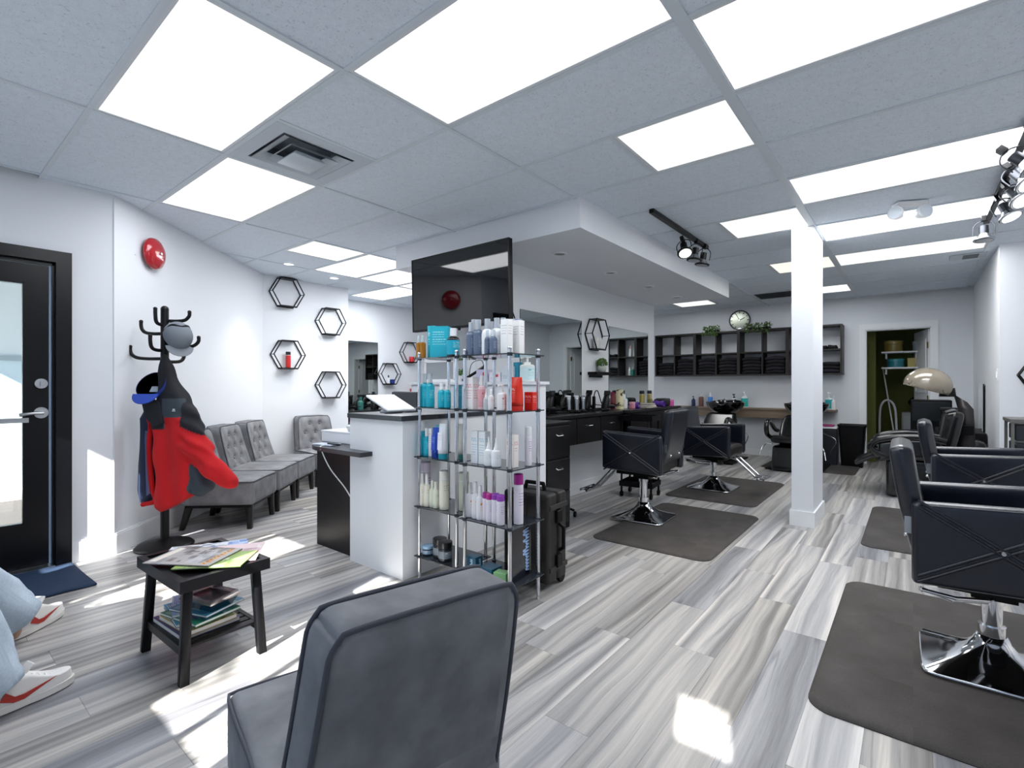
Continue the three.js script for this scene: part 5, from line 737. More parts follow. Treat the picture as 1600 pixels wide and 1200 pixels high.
{ // salon trolley and tall drawer tower at the near end
  const t = thing('drawer_tower', 'tall black drawer unit half hidden by the display rack', 'drawer unit', [-2.42, 0, -3.34], 0); obj('body', rb(0.4, 0.86, 0.36, 0.006, 0, 0.45, 0), M.cabinet, t);
  for (let i = 0; i < 3; i++) { const d = obj('drawer', rb(0.012, 0.25, 0.33, 0.003, 0.205, 0.2 + i * 0.27, 0), drawerM, t); obj('handle', path([[0.21, 0.26 + i * 0.27, -0.04], [0.228, 0.25 + i * 0.27, -0.035], [0.228, 0.25 + i * 0.27, 0.035], [0.21, 0.26 + i * 0.27, 0.04]], 0.005, 8), M.chrome, d); }
  obj('top', rb(0.42, 0.02, 0.38, 0.004, 0, 0.89, 0), slab, t);
  const s = thing('saddle_stool', 'black padded stool seat tucked under the first station', 'stool', [-2.6, 0, -3.8], 0.3); obj('seat', softBox(0.28, 0.07, 0.26, 0.03, 12, 6, 12, (x, y, z) => [x, y + 0.52 + 0.05 * (x / 0.18) ** 2 * 0.4, z]), M.vinyl, s); obj('gas_lift', [cy(0.02, 0.02, 0.3, 0, 0.34, 0), cy(0.03, 0.03, 0.16, 0, 0.2, 0)], M.chrome, s);
  for (let i = 0; i < 5; i++) { const a = i / 5 * 6.283; obj('base_arm', rod([0, 0.12, 0], [Math.cos(a) * 0.22, 0.06, Math.sin(a) * 0.22], 0.016, 8, 0.011), M.black, s); obj('caster', rotZ(cy(0.026, 0.026, 0.02, 0, 0, 0, 14), Math.PI / 2).translate(Math.cos(a) * 0.225, 0.027, Math.sin(a) * 0.225), M.black, s); }
  const tr = thing('salon_trolley', 'black wheeled salon trolley with hanging dryers behind the raised chair', 'trolley', [-2.3, 0, -5.06], 0.1);
  for (const [x, z] of [[-0.16, -0.13], [0.16, -0.13], [-0.16, 0.13], [0.16, 0.13]]) { obj('post', rod([x, 0.06, z], [x, 0.84, z], 0.011), M.black, tr); obj('caster', rotZ(cy(0.03, 0.03, 0.022, 0, 0, 0, 16), Math.PI / 2).translate(x, 0.031, z), M.black, tr); }
  for (const y of [0.12, 0.36, 0.6, 0.82]) obj('tray', [rb(0.36, 0.012, 0.3, 0.004, 0, y, 0), b2(-0.18, 0.18, y, y + 0.05, -0.15, -0.143), b2(-0.18, 0.18, y, y + 0.05, 0.143, 0.15), b2(-0.18, -0.173, y, y + 0.05, -0.15, 0.15), b2(0.173, 0.18, y, y + 0.05, -0.15, 0.15)], M.blackSatin, tr);
}
// ---- tools and bottles on the stations
function dryer(label, pos, turn, tilt, c, group) {
  const t = thing('hair_dryer', label, 'hair dryer', pos, turn, group); const T = (g) => g.rotateZ(tilt);
  obj('barrel', T(rotZ(lathe([[0, -0.09], [0.03, -0.09], [0.042, -0.07], [0.044, 0], [0.034, 0.06], [0.026, 0.1], [0, 0.1]], 20), -Math.PI / 2).translate(0, 0.1, 0)), c, t);
  obj('handle', T(rod([-0.02, 0.07, 0], [0.01, -0.06, 0], 0.018, 12, 0.022)), c, t); obj('nozzle', T(bx(0.05, 0.012, 0.07, 0.12, 0.1, 0)), c, t);
  obj('cord', tube([[0.01, 0.03, 0], [0.05, 0.012, 0.05], [0.12, 0.008, 0.06], [0.16, 0.008, 0.0], [0.1, 0.008, -0.06], [0.02, 0.008, -0.05]], 0.004, 50, 6), M.black, t); return t;
}
function clipper(label, pos, turn, c, group) { const t = thing('hair_clipper', label, 'hair clipper', pos, turn, group); obj('body', loft([[0, 0.022], [0.04, 0.024], [0.1, 0.021], [0.14, 0.024], [0.155, 0.02]].map(([y, r]) => ring(0, y, 0, r, r * 0.8, 16))), c, t); obj('blade', rb(0.042, 0.02, 0.012, 0.002, 0, 0.165, 0), M.chrome, t); obj('stand', lathe([[0, 0], [0.04, 0], [0.036, 0.02], [0.02, 0.03], [0, 0.03]], 18), M.black, t); return t; }
{
  const y = 0.9175, gd = 'hair dryers on the stations', gc = 'clippers standing on the first station';
  dryer('black hair dryer lying nearest the display rack', [-2.66, y + 0.05, -3.75], 0.4, 1.4, M.blackSatin, gd);
  dryer('black hair dryer lying amid cords on the first station', [-2.7, y + 0.05, -3.95], 1.6, 1.3, M.blackSatin, gd);
  dryer('black hair dryer heaped beside the clippers', [-2.78, y + 0.05, -4.13], 1.5, 1.2, M.blackMetal, gd);
  dryer('black hair dryer on the station end by the candles', [-2.74, y + 0.05, -4.78], 1.6, 1.2, M.blackSatin, gd);
  dryer('black hair dryer on the station edge above the trolley', [-2.6, y + 0.05, -4.95], 1.5, 1.3, M.blackMetal, gd);
  for (const [z, x, c, l] of [[-4.2, -2.66, M.steel, 'silver clipper standing next to the heaped hair dryer'], [-4.28, -2.62, M.steel, 'silver clipper standing at the counter edge'], [-4.36, -2.68, M.black, 'black clipper standing between two silver ones'], [-4.44, -2.64, M.steel, 'silver clipper standing before the black bottle stand'], [-4.5, -2.7, M.black, 'black clipper standing nearest the wire holder'], [-4.32, -2.76, M.black, 'black clipper standing behind the silver ones by the mirror']]) clipper(l, [x, y, z], 1.2, c, gc);
  { const t = thing('clipper_stand', 'black tall bottle stand behind the clippers', 'stand', [-2.78, y, -4.42]); obj('body', rb(0.07, 0.17, 0.09, 0.012, 0, 0.085, 0), M.black, t); obj('lid', rb(0.05, 0.03, 0.07, 0.008, 0, 0.185, 0), M.blackSatin, t); }
  { const t = thing('appliance_holder', 'black wire holder with curved arms on the first station', 'holder', [-2.64, y, -4.66]); obj('upright', rb(0.03, 0.16, 0.03, 0.006, 0, 0.08, 0), M.black, t); obj('arm', tube([[0, 0.15, 0], [0.0, 0.21, -0.03], [0, 0.215, -0.08], [0.0, 0.16, -0.12], [0.02, 0.08, -0.13]], 0.006, 30, 8), M.black, t); obj('foot', cy(0.05, 0.055, 0.012, 0, 0.006, 0), M.black, t); }
  for (const [a, b, k, l] of [[-2.74, -3.85, 1, 'black cord looped around the dryer nearest the rack'], [-2.68, -4.07, 2, 'black cord looped around the dryers beside the clippers'], [-2.7, -4.85, 3, 'black cord looped around the dryers at the station end'], [-2.58, -4.62, 4, 'black cord looped at the foot of the wire holder']]) { const pts = []; for (let i = 0; i < 9; i++) pts.push([a + 0.1 * Math.cos(i * 1.9 + k), y + 0.006 + (i % 3) * 0.012, b + 0.14 * Math.sin(i * 1.3 + k)]); tag(obj('power_cable', tube(pts, 0.005, 70, 6), M.black), l, 'cord', 'cords on the first station'); }
  // second station
  product('tube', 'cream patterned canister by the second mirror', 'bottle', [-2.66, y, -5.3], { r: 0.045, h: 0.23, body: canvasStd((c, w, h) => { c.fillStyle = '#efe6bd'; c.fillRect(0, 0, w, h); c.fillStyle = '#3c3226'; for (let i = 0; i < 26; i++) { c.beginPath(); c.ellipse((i * 37) % w, (i * 53) % h, 7, 4, i, 0, 6.3); c.fill(); } }, 96, 128), cap: 0xe9dfb2 });
  product('tube', 'maroon tube behind the cream canister', 'tube', [-2.72, y, -5.24], { r: 0.03, h: 0.2, body: 0x7d2436, cap: 0x5d1a28 });
  product('bottle', 'white round bottle at the second mirror', 'bottle', [-2.68, y, -5.44], { r: 0.045, h: 0.17, body: 0xe9e6e6, cap: 0xf2f2f2 });
  product('bottle', 'teal bottle at the second mirror', 'bottle', [-2.74, y, -5.6], { r: 0.035, h: 0.17, body: 0x1a8a94, cap: 0x15707a });
  product('jar', 'pink jar among the purple rollers', 'jar', [-2.6, y, -5.5], { r: 0.035, h: 0.08, body: 0xd990a4, cap: 0xe4a8b6 });
  for (const [x, z, l] of [[-2.6, -5.6, 'purple hair roller beside the pink jar'], [-2.54, -6.22, 'purple hair roller at the counter edge past the gold cans'], [-2.66, -6.3, 'purple hair roller between gold can and tool bag']]) { const t = thing('hair_roller', l, 'hair roller', [x, y, z], 0, 'purple hair rollers'); obj('roller', [rotZ(cy(0.035, 0.035, 0.09, 0, 0, 0, 16, true), Math.PI / 2).translate(0, 0.036, 0)], std(0x6b3fb0, 0.5, 0, { side: THREE.DoubleSide }), t); obj('clip', new THREE.TorusGeometry(0.038, 0.006, 6, 16).rotateY(Math.PI / 2).translate(0.02, 0.038, 0), std(0x5a2f9c, 0.5), t); }
  for (const [x, z, l] of [[-2.68, -5.95, 'gold spray can with black cap nearer the teal bottle'], [-2.68, -6.18, 'gold spray can with black cap nearer the tool bag']]) product('can', l, 'spray can', [x, y, z], { r: 0.032, h: 0.21, body: std(0xb9a460, 0.3, 0.6), cap: 0x14120f, group: 'gold spray cans' });
  product('bottle', 'olive bottle between the gold cans', 'bottle', [-2.62, y, -6.06], { r: 0.034, h: 0.15, body: 0x7c7a3c, cap: 0xb9a878 });
  product('jar', 'pink round tub at the end of the second station', 'jar', [-2.56, y, -6.58], { r: 0.05, h: 0.085, body: 0xd65aa8, cap: 0xe07ab8 });
  { const t = thing('tool_bag', 'dark patterned tool bag lying on the second station', 'bag', [-2.62, y, -6.46]); obj('body', softBox(0.16, 0.1, 0.24, 0.03, 8, 8, 10, (x, yy, z) => [x, yy + 0.05 + 0.006 * Math.sin(z * 40), z]), std(0x17161f, 0.7), t); obj('zip', bx(0.006, 0.004, 0.22, 0, 0.103, 0), M.steel, t); }
  for (let i = 0; i < 3; i++) { const m = obj('towel', softBox(0.2, 0.018, 0.3, 0.008, 8, 3, 8), std([0xbfb7ad, 0xd3ccc4, 0xa9a29b][i], 0.95)); m.position.set(-2.57, y + 0.01 + i * 0.0185, -5.78); m.rotation.y = 0.1 * i; tag(m, ['taupe towel lowest of the folded pile on the second station', 'pale towel in the middle of the folded pile on the second station', 'grey-beige towel on top of the folded pile on the second station'][i], 'towel', 'folded towels on the station'); }
}
// ---- floating shelf with plant between the mirrors
{
  const t = thing('floating_shelf', 'short black floating shelf between the partition mirrors', 'wall shelf', [-2.88, 1.33, -5.12]); obj('board', rb(0.12, 0.035, 0.36, 0.004, 0.061, 0, 0), M.black, t); obj('bracket', bx(0.01, 0.05, 0.3, 0.006, -0.02, 0), M.blackMetal, t);
  const p = thing('potted_plant', 'round leafy plant in whitish pot on the floating shelf', 'plant', [-2.815, 1.348, -5.16]); obj('pot', lathe([[0, 0], [0.04, 0], [0.052, 0.04], [0.05, 0.075], [0.042, 0.075], [0, 0.06]], 22), std(0xc9cdc4, 0.6), p);
  const lv = []; for (let i = 0; i < 170; i++) { const g = new THREE.SphereGeometry(0.016, 6, 4).scale(1, 0.3, 0.5); const a = rnd() * 6.283, q = Math.acos(rr(-0.5, 1)); g.rotateZ(rr(-1, 1)); g.rotateY(rr(0, 6.3)); g.translate(Math.sin(q) * Math.cos(a) * 0.055, 0.1 + Math.cos(q) * 0.055, Math.sin(q) * Math.sin(a) * 0.06); lv.push(g); } obj('leaves', lv, std(0x5c7d3c, 0.7), p).userData.kind = 'stuff';
}
// ================================================================ BACK WALL: cubbies, ledge, shampoo stations
{
  const x0 = -3.78, W = 0.736, y0 = 1.36, y1 = 2.125, D = 0.31, zf = ZB + D;
  const mk = (label) => { const t = thing('cubby_cabinet', label, 'cabinet'); obj('carcass', [b2(0, W, 0, 0.024, 0, D), b2(0, W, y1 - y0 - 0.024, y1 - y0, 0, D), b2(0, 0.024, 0.024, y1 - y0 - 0.024, 0, D), b2(W - 0.024, W, 0.024, y1 - y0 - 0.024, 0, D)], M.cabinetWood, t); obj('middle_shelf', b2(0.024, W - 0.024, 0.372, 0.394, 0.002, D - 0.004), M.cabinetWood, t); for (const q of [[0.024, 0.372], [0.394, y1 - y0 - 0.024]]) obj('divider', b2(W / 2 - 0.011, W / 2 + 0.011, q[0], q[1], 0.002, D - 0.004), M.cabinetWood, t); return t; };
  const c = mk('dark open cubby unit at the partition end of the back wall row'); c.position.set(x0, y0, ZB + 0.001); c.userData.group = 'dark cubby units';
  ['dark open cubby unit under the first trailing plant', 'dark open cubby unit under the clock and second plant', 'dark open cubby unit at the doorway end of the row, partly behind the column'].forEach((l, i) => dup(c, [x0 + W * (i + 1), y0, ZB + 0.001], 0, l, 'dark cubby units'));
  const tw = softBox(0.3, 0.055, 0.22, 0.024, 10, 5, 8, (x, y, z) => [x, y + 0.006 * Math.sin(x * 23 + z * 17), z]), cols = [std(0x121118, 0.95), std(0x1c1a24, 0.95), std(0x0d0d12, 0.95)];
  for (let u = 0; u < 4; u++) for (let h = 0; h < 2; h++) { if (u === 3 && h === 0) continue; const n = u === 3 ? 3 : u === 0 && h === 0 ? 4 : 5; for (let k = 0; k < n; k++) { const m = obj('towel', tw, cols[(u + h + k) % 3]); m.position.set(x0 + W * u + 0.024 + 0.17 + h * 0.356 + rr(-0.008, 0.008), y0 + 0.053 + k * 0.056, ZB + 0.15); m.rotation.y = rr(-0.05, 0.05); tag(m, `folded black towel, ${k === 0 ? 'lowest' : k === n - 1 ? 'topmost' : ['', 'second', 'third', 'fourth', 'fifth'][k]} of the ${h ? 'doorway' : 'partition'}-side stack in ${['first', 'second', 'third', 'fourth'][u]} cubby unit`, 'towel', `black towels, cubby unit ${u + 1}${h ? 'b' : 'a'}`); } }
  for (const [x, c1, l] of [[-1.47, 0x1f8f86, 'teal bottle in the cubby next to the column'], [-1.4, 0xe6e8e6, 'white bottle in the cubby next to the column']]) product('bottle', l, 'bottle', [x, y0 + 0.025, ZB + 0.2], { r: 0.03, h: 0.17, body: c1, cap: 0xf0f0f0 });
  product('bottle', 'tall white bottle in the upper cubby next to the column', 'bottle', [-1.42, y0 + 0.395, ZB + 0.2], { r: 0.035, h: 0.22, body: 0xe9ebe9, cap: 0xe2b8b4 });
  for (const [x, l] of [[-1.1, 'rolled black cloth nearer the divider in the upper end cubby'], [-0.97, 'rolled black cloth nearer the doorway in the upper end cubby']]) { const m = obj('towel', tw, cols[0]); m.position.set(x, y0 + 0.394 + 0.029, ZB + 0.15); m.rotation.y = 1.57; m.scale.z = 0.5; tag(m, l, 'towel', 'black cloths in the upper end cubby'); }
  const plant = (label, x, z, w) => { const t = thing('trailing_plant', label, 'plant', [x, y1 + 0.0015, z]); obj('planter', rb(w, 0.045, 0.09, 0.01, 0, 0.0225, 0), M.black, t); const lv = []; for (let i = 0; i < 130; i++) { const g = new THREE.SphereGeometry(0.024, 6, 4).scale(1, 0.22, 0.45); g.rotateZ(rr(-1.2, 1.2)); g.rotateY(rr(0, 6.3)); const q = rnd(); g.translate(rr(-0.55, 0.55) * w, q < 0.25 ? rr(-0.07, 0.03) : 0.045 + rr(0, 0.07), q < 0.25 ? 0.19 + rr(-0.02, 0.02) - 0.02 : rr(-0.05, 0.12)); lv.push(g); } obj('leaves', lv, std(0x4f7030, 0.75), t).userData.kind = 'stuff'; };
  plant('small trailing green plant on the cubbies before the clock', -2.78, ZB + 0.16, 0.24); plant('trailing green plant on the cubbies on the column side of the clock', -2.02, ZB + 0.16, 0.36);
  // clock
  const k = thing('wall_clock', 'round silver wall clock with mirrored stand above the cubbies', 'clock', [-2.36, 2.33, ZB + 0.002], 0);
  obj('rim', new THREE.TorusGeometry(0.165, 0.012, 10, 48).translate(0, 0, 0.02), M.darkSteel, k); obj('dial', rotX(cy(0.163, 0.163, 0.012, 0, 0, 0, 48), Math.PI / 2).translate(0, 0, 0.012), std(0x9aa096, 0.22, 0.9), k);
  obj('hour_mark', Array.from({ length: 12 }, (_, i) => bx(0.01, 0.03, 0.003, 0, 0.135, 0.02).rotateZ(i * Math.PI / 6)), std(0x2c2f2a, 0.5), k); obj('hand', [bx(0.008, 0.1, 0.003, 0, 0.045, 0.024).rotateZ(-1.1), bx(0.006, 0.13, 0.003, 0, 0.06, 0.027).rotateZ(0.5)], M.black, k); obj('hub', rotX(cy(0.012, 0.012, 0.01, 0, 0, 0, 14), Math.PI / 2).translate(0, 0, 0.028), M.steel, k); obj('ornament', [-2, -1, 0, 1, 2].map((q) => new THREE.SphereGeometry(0.05, 10, 6).scale(0.35, 1, 0.12).rotateZ(q * 0.5).translate(q * 0.03, -0.17, 0.02)), M.steel, k);
}
const woodTex = dataTex(256, 64, (u, v) => { const n = (fbm(u * 3, v * 24, 3, 4) - 0.5) * 50; return [128 + n, 110 + n, 92 + n]; });
{ const t = thing('back_ledge', 'long brown wooden ledge on the wall under the cubbies', 'ledge', [-2.15, 0, ZB + 0.001]); const wood = std(0xffffff, 0.55, 0, { map: woodTex }); obj('top_board', rb(2.46, 0.03, 0.26, 0.004, 0, 0.8, 0.13), wood, t); obj('apron', rb(2.2, 0.13, 0.02, 0.003, -0.1, 0.72, 0.235), wood, t);
  for (const x of [-1.0, 0.15]) obj('bracket', bx(0.03, 0.1, 0.2, x, 0.74, 0.11), M.trim, t); }
{
  const y = 0.8155, z = ZB + 0.14;
  product('pump', 'dark blue bottle on the ledge near the partition', 'bottle', [-3.12, y, z], { r: 0.035, h: 0.19, body: 0x1b2350, cap: 0x101426 });
  product('spray', 'clear bottle with brown liquid on the ledge', 'bottle', [-2.98, y, z], { r: 0.042, h: 0.25, body: 0x6e4a42, cap: 0xd9d9dc });
  product('spray', 'clear bottle with bright blue liquid on the ledge', 'bottle', [-2.82, y, z], { r: 0.042, h: 0.25, body: 0x3f7fd0, cap: 0xdfe3ea });
  product('pump', 'white pump bottle with black head behind the first basin', 'bottle', [-2.42, y, z], { r: 0.045, h: 0.24, body: 0xd9dcdf, cap: 0x16161a });
  product('pump', 'white pump bottle with aqua label behind the first basin', 'bottle', [-2.25, y, z], { r: 0.055, h: 0.28, body: 0xdfe8ea, cap: 0xeef1f2, band: printed('#2bb5ae', '#d9f5f2', 3, false) });
  product('pump', 'white pump bottle with teal label behind the second basin', 'bottle', [-1.02, y, z], { r: 0.055, h: 0.28, body: 0xdfe8ea, cap: 0xeef1f2, band: printed('#1f9fa2', '#d9f5f2', 3, false) });
  product('pump', 'slim white pump bottle at the ledge end by the doorway', 'bottle', [-0.96, y, z + 0.03], { r: 0.03, h: 0.22, body: 0xe2e2e2, cap: 0xeef1f2 });
}
function basin(label, x) {
  const t = thing('wash_basin', label, 'wash basin', [x, 0, -8.72]);
  const f = (px, py, pz) => { const q = Math.hypot(px / 1.12, pz), top = 0.885 + 0.03 * sstep(-0.1, -0.25, pz); const outer = Math.hypot(px / 1.15, (py - 0.9) * 1.15, pz) - 0.265, inner = Math.hypot(px / 1.15, (py - 0.93) * 1.25, pz) - 0.24; let d = Math.max(outer, -inner, py - top); const notch = Math.hypot(px, py - 0.93) - 0.085; return Math.max(d, pz > 0.12 ? -notch : -1); };
  obj('bowl', sdfMesh(f, [-0.34, 0.62, -0.3], [0.34, 0.96, 0.3], 0.0125).translate(0, 0.035, 0), M.blackGloss, t);
  obj('faucet', [cy(0.014, 0.016, 0.08, -0.06, 0.9, -0.2, 12), tube([[-0.06, 0.93, -0.2], [-0.06, 0.97, -0.18], [-0.05, 0.95, -0.12]], 0.009, 16, 8), cy(0.012, 0.014, 0.07, 0.08, 0.9, -0.2, 12), rod([0.08, 0.94, -0.2], [0.12, 0.96, -0.16], 0.007)], M.chrome, t);
  obj('drain', cy(0.025, 0.025, 0.006, 0, 0.725, 0), M.chrome, t);
  obj('pedestal', [rb(0.24, 0.62, 0.24, 0.02, 0, 0.32, -0.16)], M.blackSatin, t);
  obj('hose', tube([[0.06, 0.7, -0.05], [0.22, 0.5, 0.1], [0.4, 0.4, 0.2], [0.32, 0.2, 0.12]], 0.008, 30, 8), M.steel, t);
  return t;
}
function shampooChair(label, x, z) {
  const t = thing('shampoo_chair', label, 'shampoo chair', [x, 0, z]);
  obj('leg_base', softBox(0.5, 0.33, 0.42, 0.03, 8, 8, 8, (a, b, c) => [a, b + 0.18, c + 0.02 - 0.05 * (b / 0.16)]), M.vinyl, t);
  obj('seat', softBox(0.52, 0.11, 0.56, 0.045, 12, 6, 12, (a, b, c) => [a, b + 0.42 + 0.03 * (c / 0.28), c]), M.vinyl, t);
  obj('backrest', softBox(0.5, 0.62, 0.12, 0.05, 12, 16, 6, (a, b, c) => { const k = (b + 0.31) / 0.62, s = 1 - 0.3 * Math.max(0, k - 0.6); return [a * s, b * 0.52 + 0.585, c - 0.25 - 0.3 * k]; }), M.vinyl, t);
  for (const s of [-1, 1]) obj('arm', [tube([[s * 0.29, 0.4, -0.22], [s * 0.3, 0.47, 0.12], [s * 0.3, 0.53, 0.27], [s * 0.3, 0.64, 0.3], [s * 0.3, 0.69, 0.2], [s * 0.3, 0.65, 0.02], [s * 0.29, 0.55, -0.2], [s * 0.28, 0.52, -0.32]], 0.032, 60, 10)], M.vinyl, t);
  for (const s of [-1, 1]) obj('lever', tube([[s * 0.26, 0.36, 0.1], [s * 0.34, 0.36, 0.12], [s * 0.38, 0.3, 0.2], [s * 0.4, 0.2, 0.24]], 0.008, 20, 8), M.chrome, t);
  obj('floor_plate', rb(0.7, 0.03, 0.9, 0.01, 0, 0.016, -0.3), M.black, t);
}
basin('black glossy wash basin on the partition side of the column', -2.45); basin('black glossy wash basin mostly hidden behind the column', -1.27);
shampooChair('black reclined shampoo chair before the first basin', -2.45, -8.0); shampooChair('black loop-armed shampoo chair before the second basin', -1.3, -7.95);
tag(mat('black mat on the floor under the second shampoo chair', -1.75, -0.6, -8.95, -7.95), 'black mat on the floor beside the waste bin', 'floor mat');
{
  const t = thing('low_cabinet', 'low dark cabinet with white top beneath the ledge end', 'cabinet', [-1.0, 0, -8.85]); obj('body', rb(0.24, 0.55, 0.28, 0.006, 0, 0.275, 0), std(0x14151f, 0.45), t); obj('top', rb(0.25, 0.02, 0.3, 0.004, 0, 0.562, 0), M.white, t); obj('door', rb(0.22, 0.5, 0.012, 0.003, 0, 0.275, 0.143), std(0x161722, 0.4), t);
  tag(obj('folded_cloth', softBox(0.16, 0.03, 0.12, 0.012, 6, 4, 6).translate(-1.0, 0.589, -8.85), std(0xa03a72, 0.9)), 'magenta cloth on the low cabinet', 'cloth');
  const b = thing('waste_bin', 'tall black plastic waste bin beside the doorway', 'bin', [-0.7, 0, -8.85]); const q = (w, d, y) => { const r = []; for (const [a, c] of [[w, d], [-w, d], [-w, -d], [w, -d]]) for (let k = 0; k < 5; k++) { const an = (Math.atan2(c, a) > 0 ? (a > 0 ? 0 : 1) : (a < 0 ? 2 : 3)) * Math.PI / 2 + k / 4 * Math.PI / 2; r.push([Math.sign(a) * (w - 0.03) + Math.cos(an) * 0.03, y, Math.sign(c) * (d - 0.03) + Math.sin(an) * 0.03]); } return r.reverse(); };
  obj('body', loft([q(0.13, 0.1, 0), q(0.165, 0.13, 0.6), q(0.16, 0.125, 0.6), q(0.127, 0.097, 0.02)]), M.black, b); obj('rim', loft([q(0.172, 0.137, 0.585), q(0.178, 0.143, 0.615), q(0.166, 0.131, 0.62), q(0.162, 0.127, 0.59)], false), M.black, b);
}
// ---- closet beyond the doorway
{
  const shelf = (label, y, z) => { const t = thing('closet_shelf', label, 'shelf', [-0.15, y, z]); obj('board', b2(-0.25, 0.35, -0.012, 0.012, -0.16, 0.16), M.white, t); obj('bracket', [b2(-0.2, -0.18, -0.1, -0.012, -0.15, 0.1), b2(0.28, 0.3, -0.1, -0.012, -0.15, 0.1)], M.white, t); return t; };
  shelf('upper white shelf in the olive closet', 1.72, -10.1); shelf('lower white shelf in the olive closet', 1.47, -10.1);
  product('jar', 'straw-coloured basket on the upper closet shelf', 'basket', [-0.25, 1.733, -10.05], { r: 0.12, h: 0.17, body: 0x8d7a3a, cap: 0x9a8644 }); product('jar', 'pale round tub on the upper closet shelf', 'tub', [0.08, 1.733, -10.05], { r: 0.09, h: 0.15, body: 0x9fb0b8, cap: 0xb5c3ca });
  product('jar', 'teal tub on the lower closet shelf', 'tub', [-0.22, 1.483, -10.05], { r: 0.11, h: 0.13, body: 0x2f7f8e, cap: 0x3a94a0 }); product('box', 'yellowish carton on the lower closet shelf', 'carton', [-0.02, 1.483, -10.05], { w: 0.1, d: 0.1, h: 0.14, body: 0xa89a42 });
  const v = thing('folding_steps', 'folded step stool with pale tubular frame leaning in the closet', 'step stool', [-0.32, 0, -9.95], 0.2); obj('frame', [tube([[-0.12, 0.02, 0.1], [-0.11, 0.5, 0.03], [-0.09, 0.85, 0], [0, 0.96, -0.02], [0.09, 0.85, 0], [0.11, 0.5, 0.03], [0.12, 0.02, 0.1]], 0.016, 60, 8)], std(0xb9bcc0, 0.4), v); for (const y of [0.22, 0.45]) obj('step', rb(0.2, 0.025, 0.14, 0.005, 0, y, 0.05), M.black, v);
  const m = thing('mop', 'mop with pale handle leaning against the closet wall', 'mop', [-0.2, 0, -10.3]); obj('handle', rod([0, 0.06, 0], [-0.2, 1.5, -0.1], 0.011), M.plastic, m); obj('head', softBox(0.2, 0.07, 0.1, 0.03, 6, 4, 6).translate(0, 0.038, 0), std(0x9a9a94, 0.9), m);
  const w = thing('storage_drawers', 'grey plastic drawers with dark clutter in the closet', 'drawers', [0.3, 0, -10.5]); obj('body', rb(0.7, 0.75, 0.4, 0.01, -0.1, 0.376, 0), std(0x8b9092, 0.6), w); obj('drawer', [0.2, 0.55].map((y) => rb(0.66, 0.3, 0.012, 0.004, -0.1, y, 0.204)), std(0x979c9e, 0.6), w);
  const bg = thing('bin_bag', 'crumpled black bag heaped on the closet drawers', 'bag', [0.2, 0.752, -10.5]); obj('bag', softBox(0.5, 0.25, 0.3, 0.1, 14, 8, 10, (x, y, z) => [x * (1 + 0.1 * Math.sin(y * 30)), y + 0.125 + 0.02 * Math.sin(x * 25) * Math.cos(z * 30), z]), M.blackSatin, bg); obj('knot', cy(0.03, 0.05, 0.06, 0.05, 0.27, 0), M.blackSatin, bg);
}
// ================================================================ DRYER CHAIR AND THINGS IN THE ALCOVE
{
  const t = thing('hooded_dryer_chair', 'black armchair with beige hooded hair dryer by the alcove wall', 'dryer chair', [-0.02, 0, -6.95], -Math.PI / 2);
  obj('plinth', softBox(0.5, 0.4, 0.46, 0.03, 8, 8, 8, (a, b, c) => [a * (1 - 0.1 * b), b + 0.205, c - 0.02]), M.vinyl, t);
  obj('seat', softBox(0.56, 0.14, 0.6, 0.06, 12, 6, 12, (a, b, c) => [a, b + 0.47, c]), M.vinyl, t);
  obj('backrest', softBox(0.54, 0.52, 0.16, 0.07, 12, 14, 6, (a, b, c) => { const k = (b + 0.26) / 0.52; return [a, b + 0.68, c - 0.24 - 0.16 * k + 0.05 * k * k]; }), M.vinyl, t);
  for (const s of [-1, 1]) { const a = obj('arm', tube([[s * 0.3, 0.62, -0.28], [s * 0.31, 0.655, -0.1], [s * 0.31, 0.645, 0.12], [s * 0.305, 0.59, 0.3], [s * 0.3, 0.5, 0.33], [s * 0.29, 0.43, 0.2]], 0.038, 50, 10), M.vinyl, t); obj('arm_panel', softBox(0.05, 0.2, 0.52, 0.02, 4, 6, 10, (x, y, z) => [x + s * 0.3, y + 0.53 - 0.05 * Math.max(0, z / 0.26), z + 0.01]), M.vinyl, a); }
  obj('footrest_flap', softBox(0.5, 0.05, 0.3, 0.02, 8, 3, 8).rotateX(0.5).translate(0, 0.4, 0.36), M.vinyl, t);
  const hood = (px, py, pz) => { const o = (Math.hypot(px / 0.18, py / 0.19, pz / 0.21) - 1) * 0.18, i = (Math.hypot(px / 0.165, (py + 0.012) / 0.18, pz / 0.195) - 1) * 0.165; return Math.max(o, -i, -(py + 0.05)); };
  obj('hood', sdfMesh(hood, [-0.2, -0.08, -0.24], [0.2, 0.22, 0.24], 0.011).rotateX(-0.3).translate(0, 1.19, -0.14), phys(0x8b8274, 0.12, 0, { clearcoat: 0.8, clearcoatRoughness: 0.08 }), t);
  obj('hood_mount', [cy(0.06, 0.07, 0.09, 0, 1.12, -0.3)], M.black, t);
  const arm = []; for (const [y, z, a, b] of [[0.45, -0.45, 0.06, 0.06], [0.7, -0.45, 0.06, 0.06], [0.95, -0.44, 0.058, 0.058], [1.06, -0.4, 0.052, 0.052], [1.13, -0.3, 0.045, 0.045]]) arm.push([[a, b], [-a, b], [-a, -b], [a, -b]].map(([p, q]) => [p, y + (y > 1 ? q * 0.8 : 0), z + q])); obj('hood_arm', clean(loft(arm)), std(0x2a2628, 0.45), t);
  obj('control_box', rb(0.22, 0.1, 0.16, 0.01, 0, 0.74, -0.42), M.black, t);
}
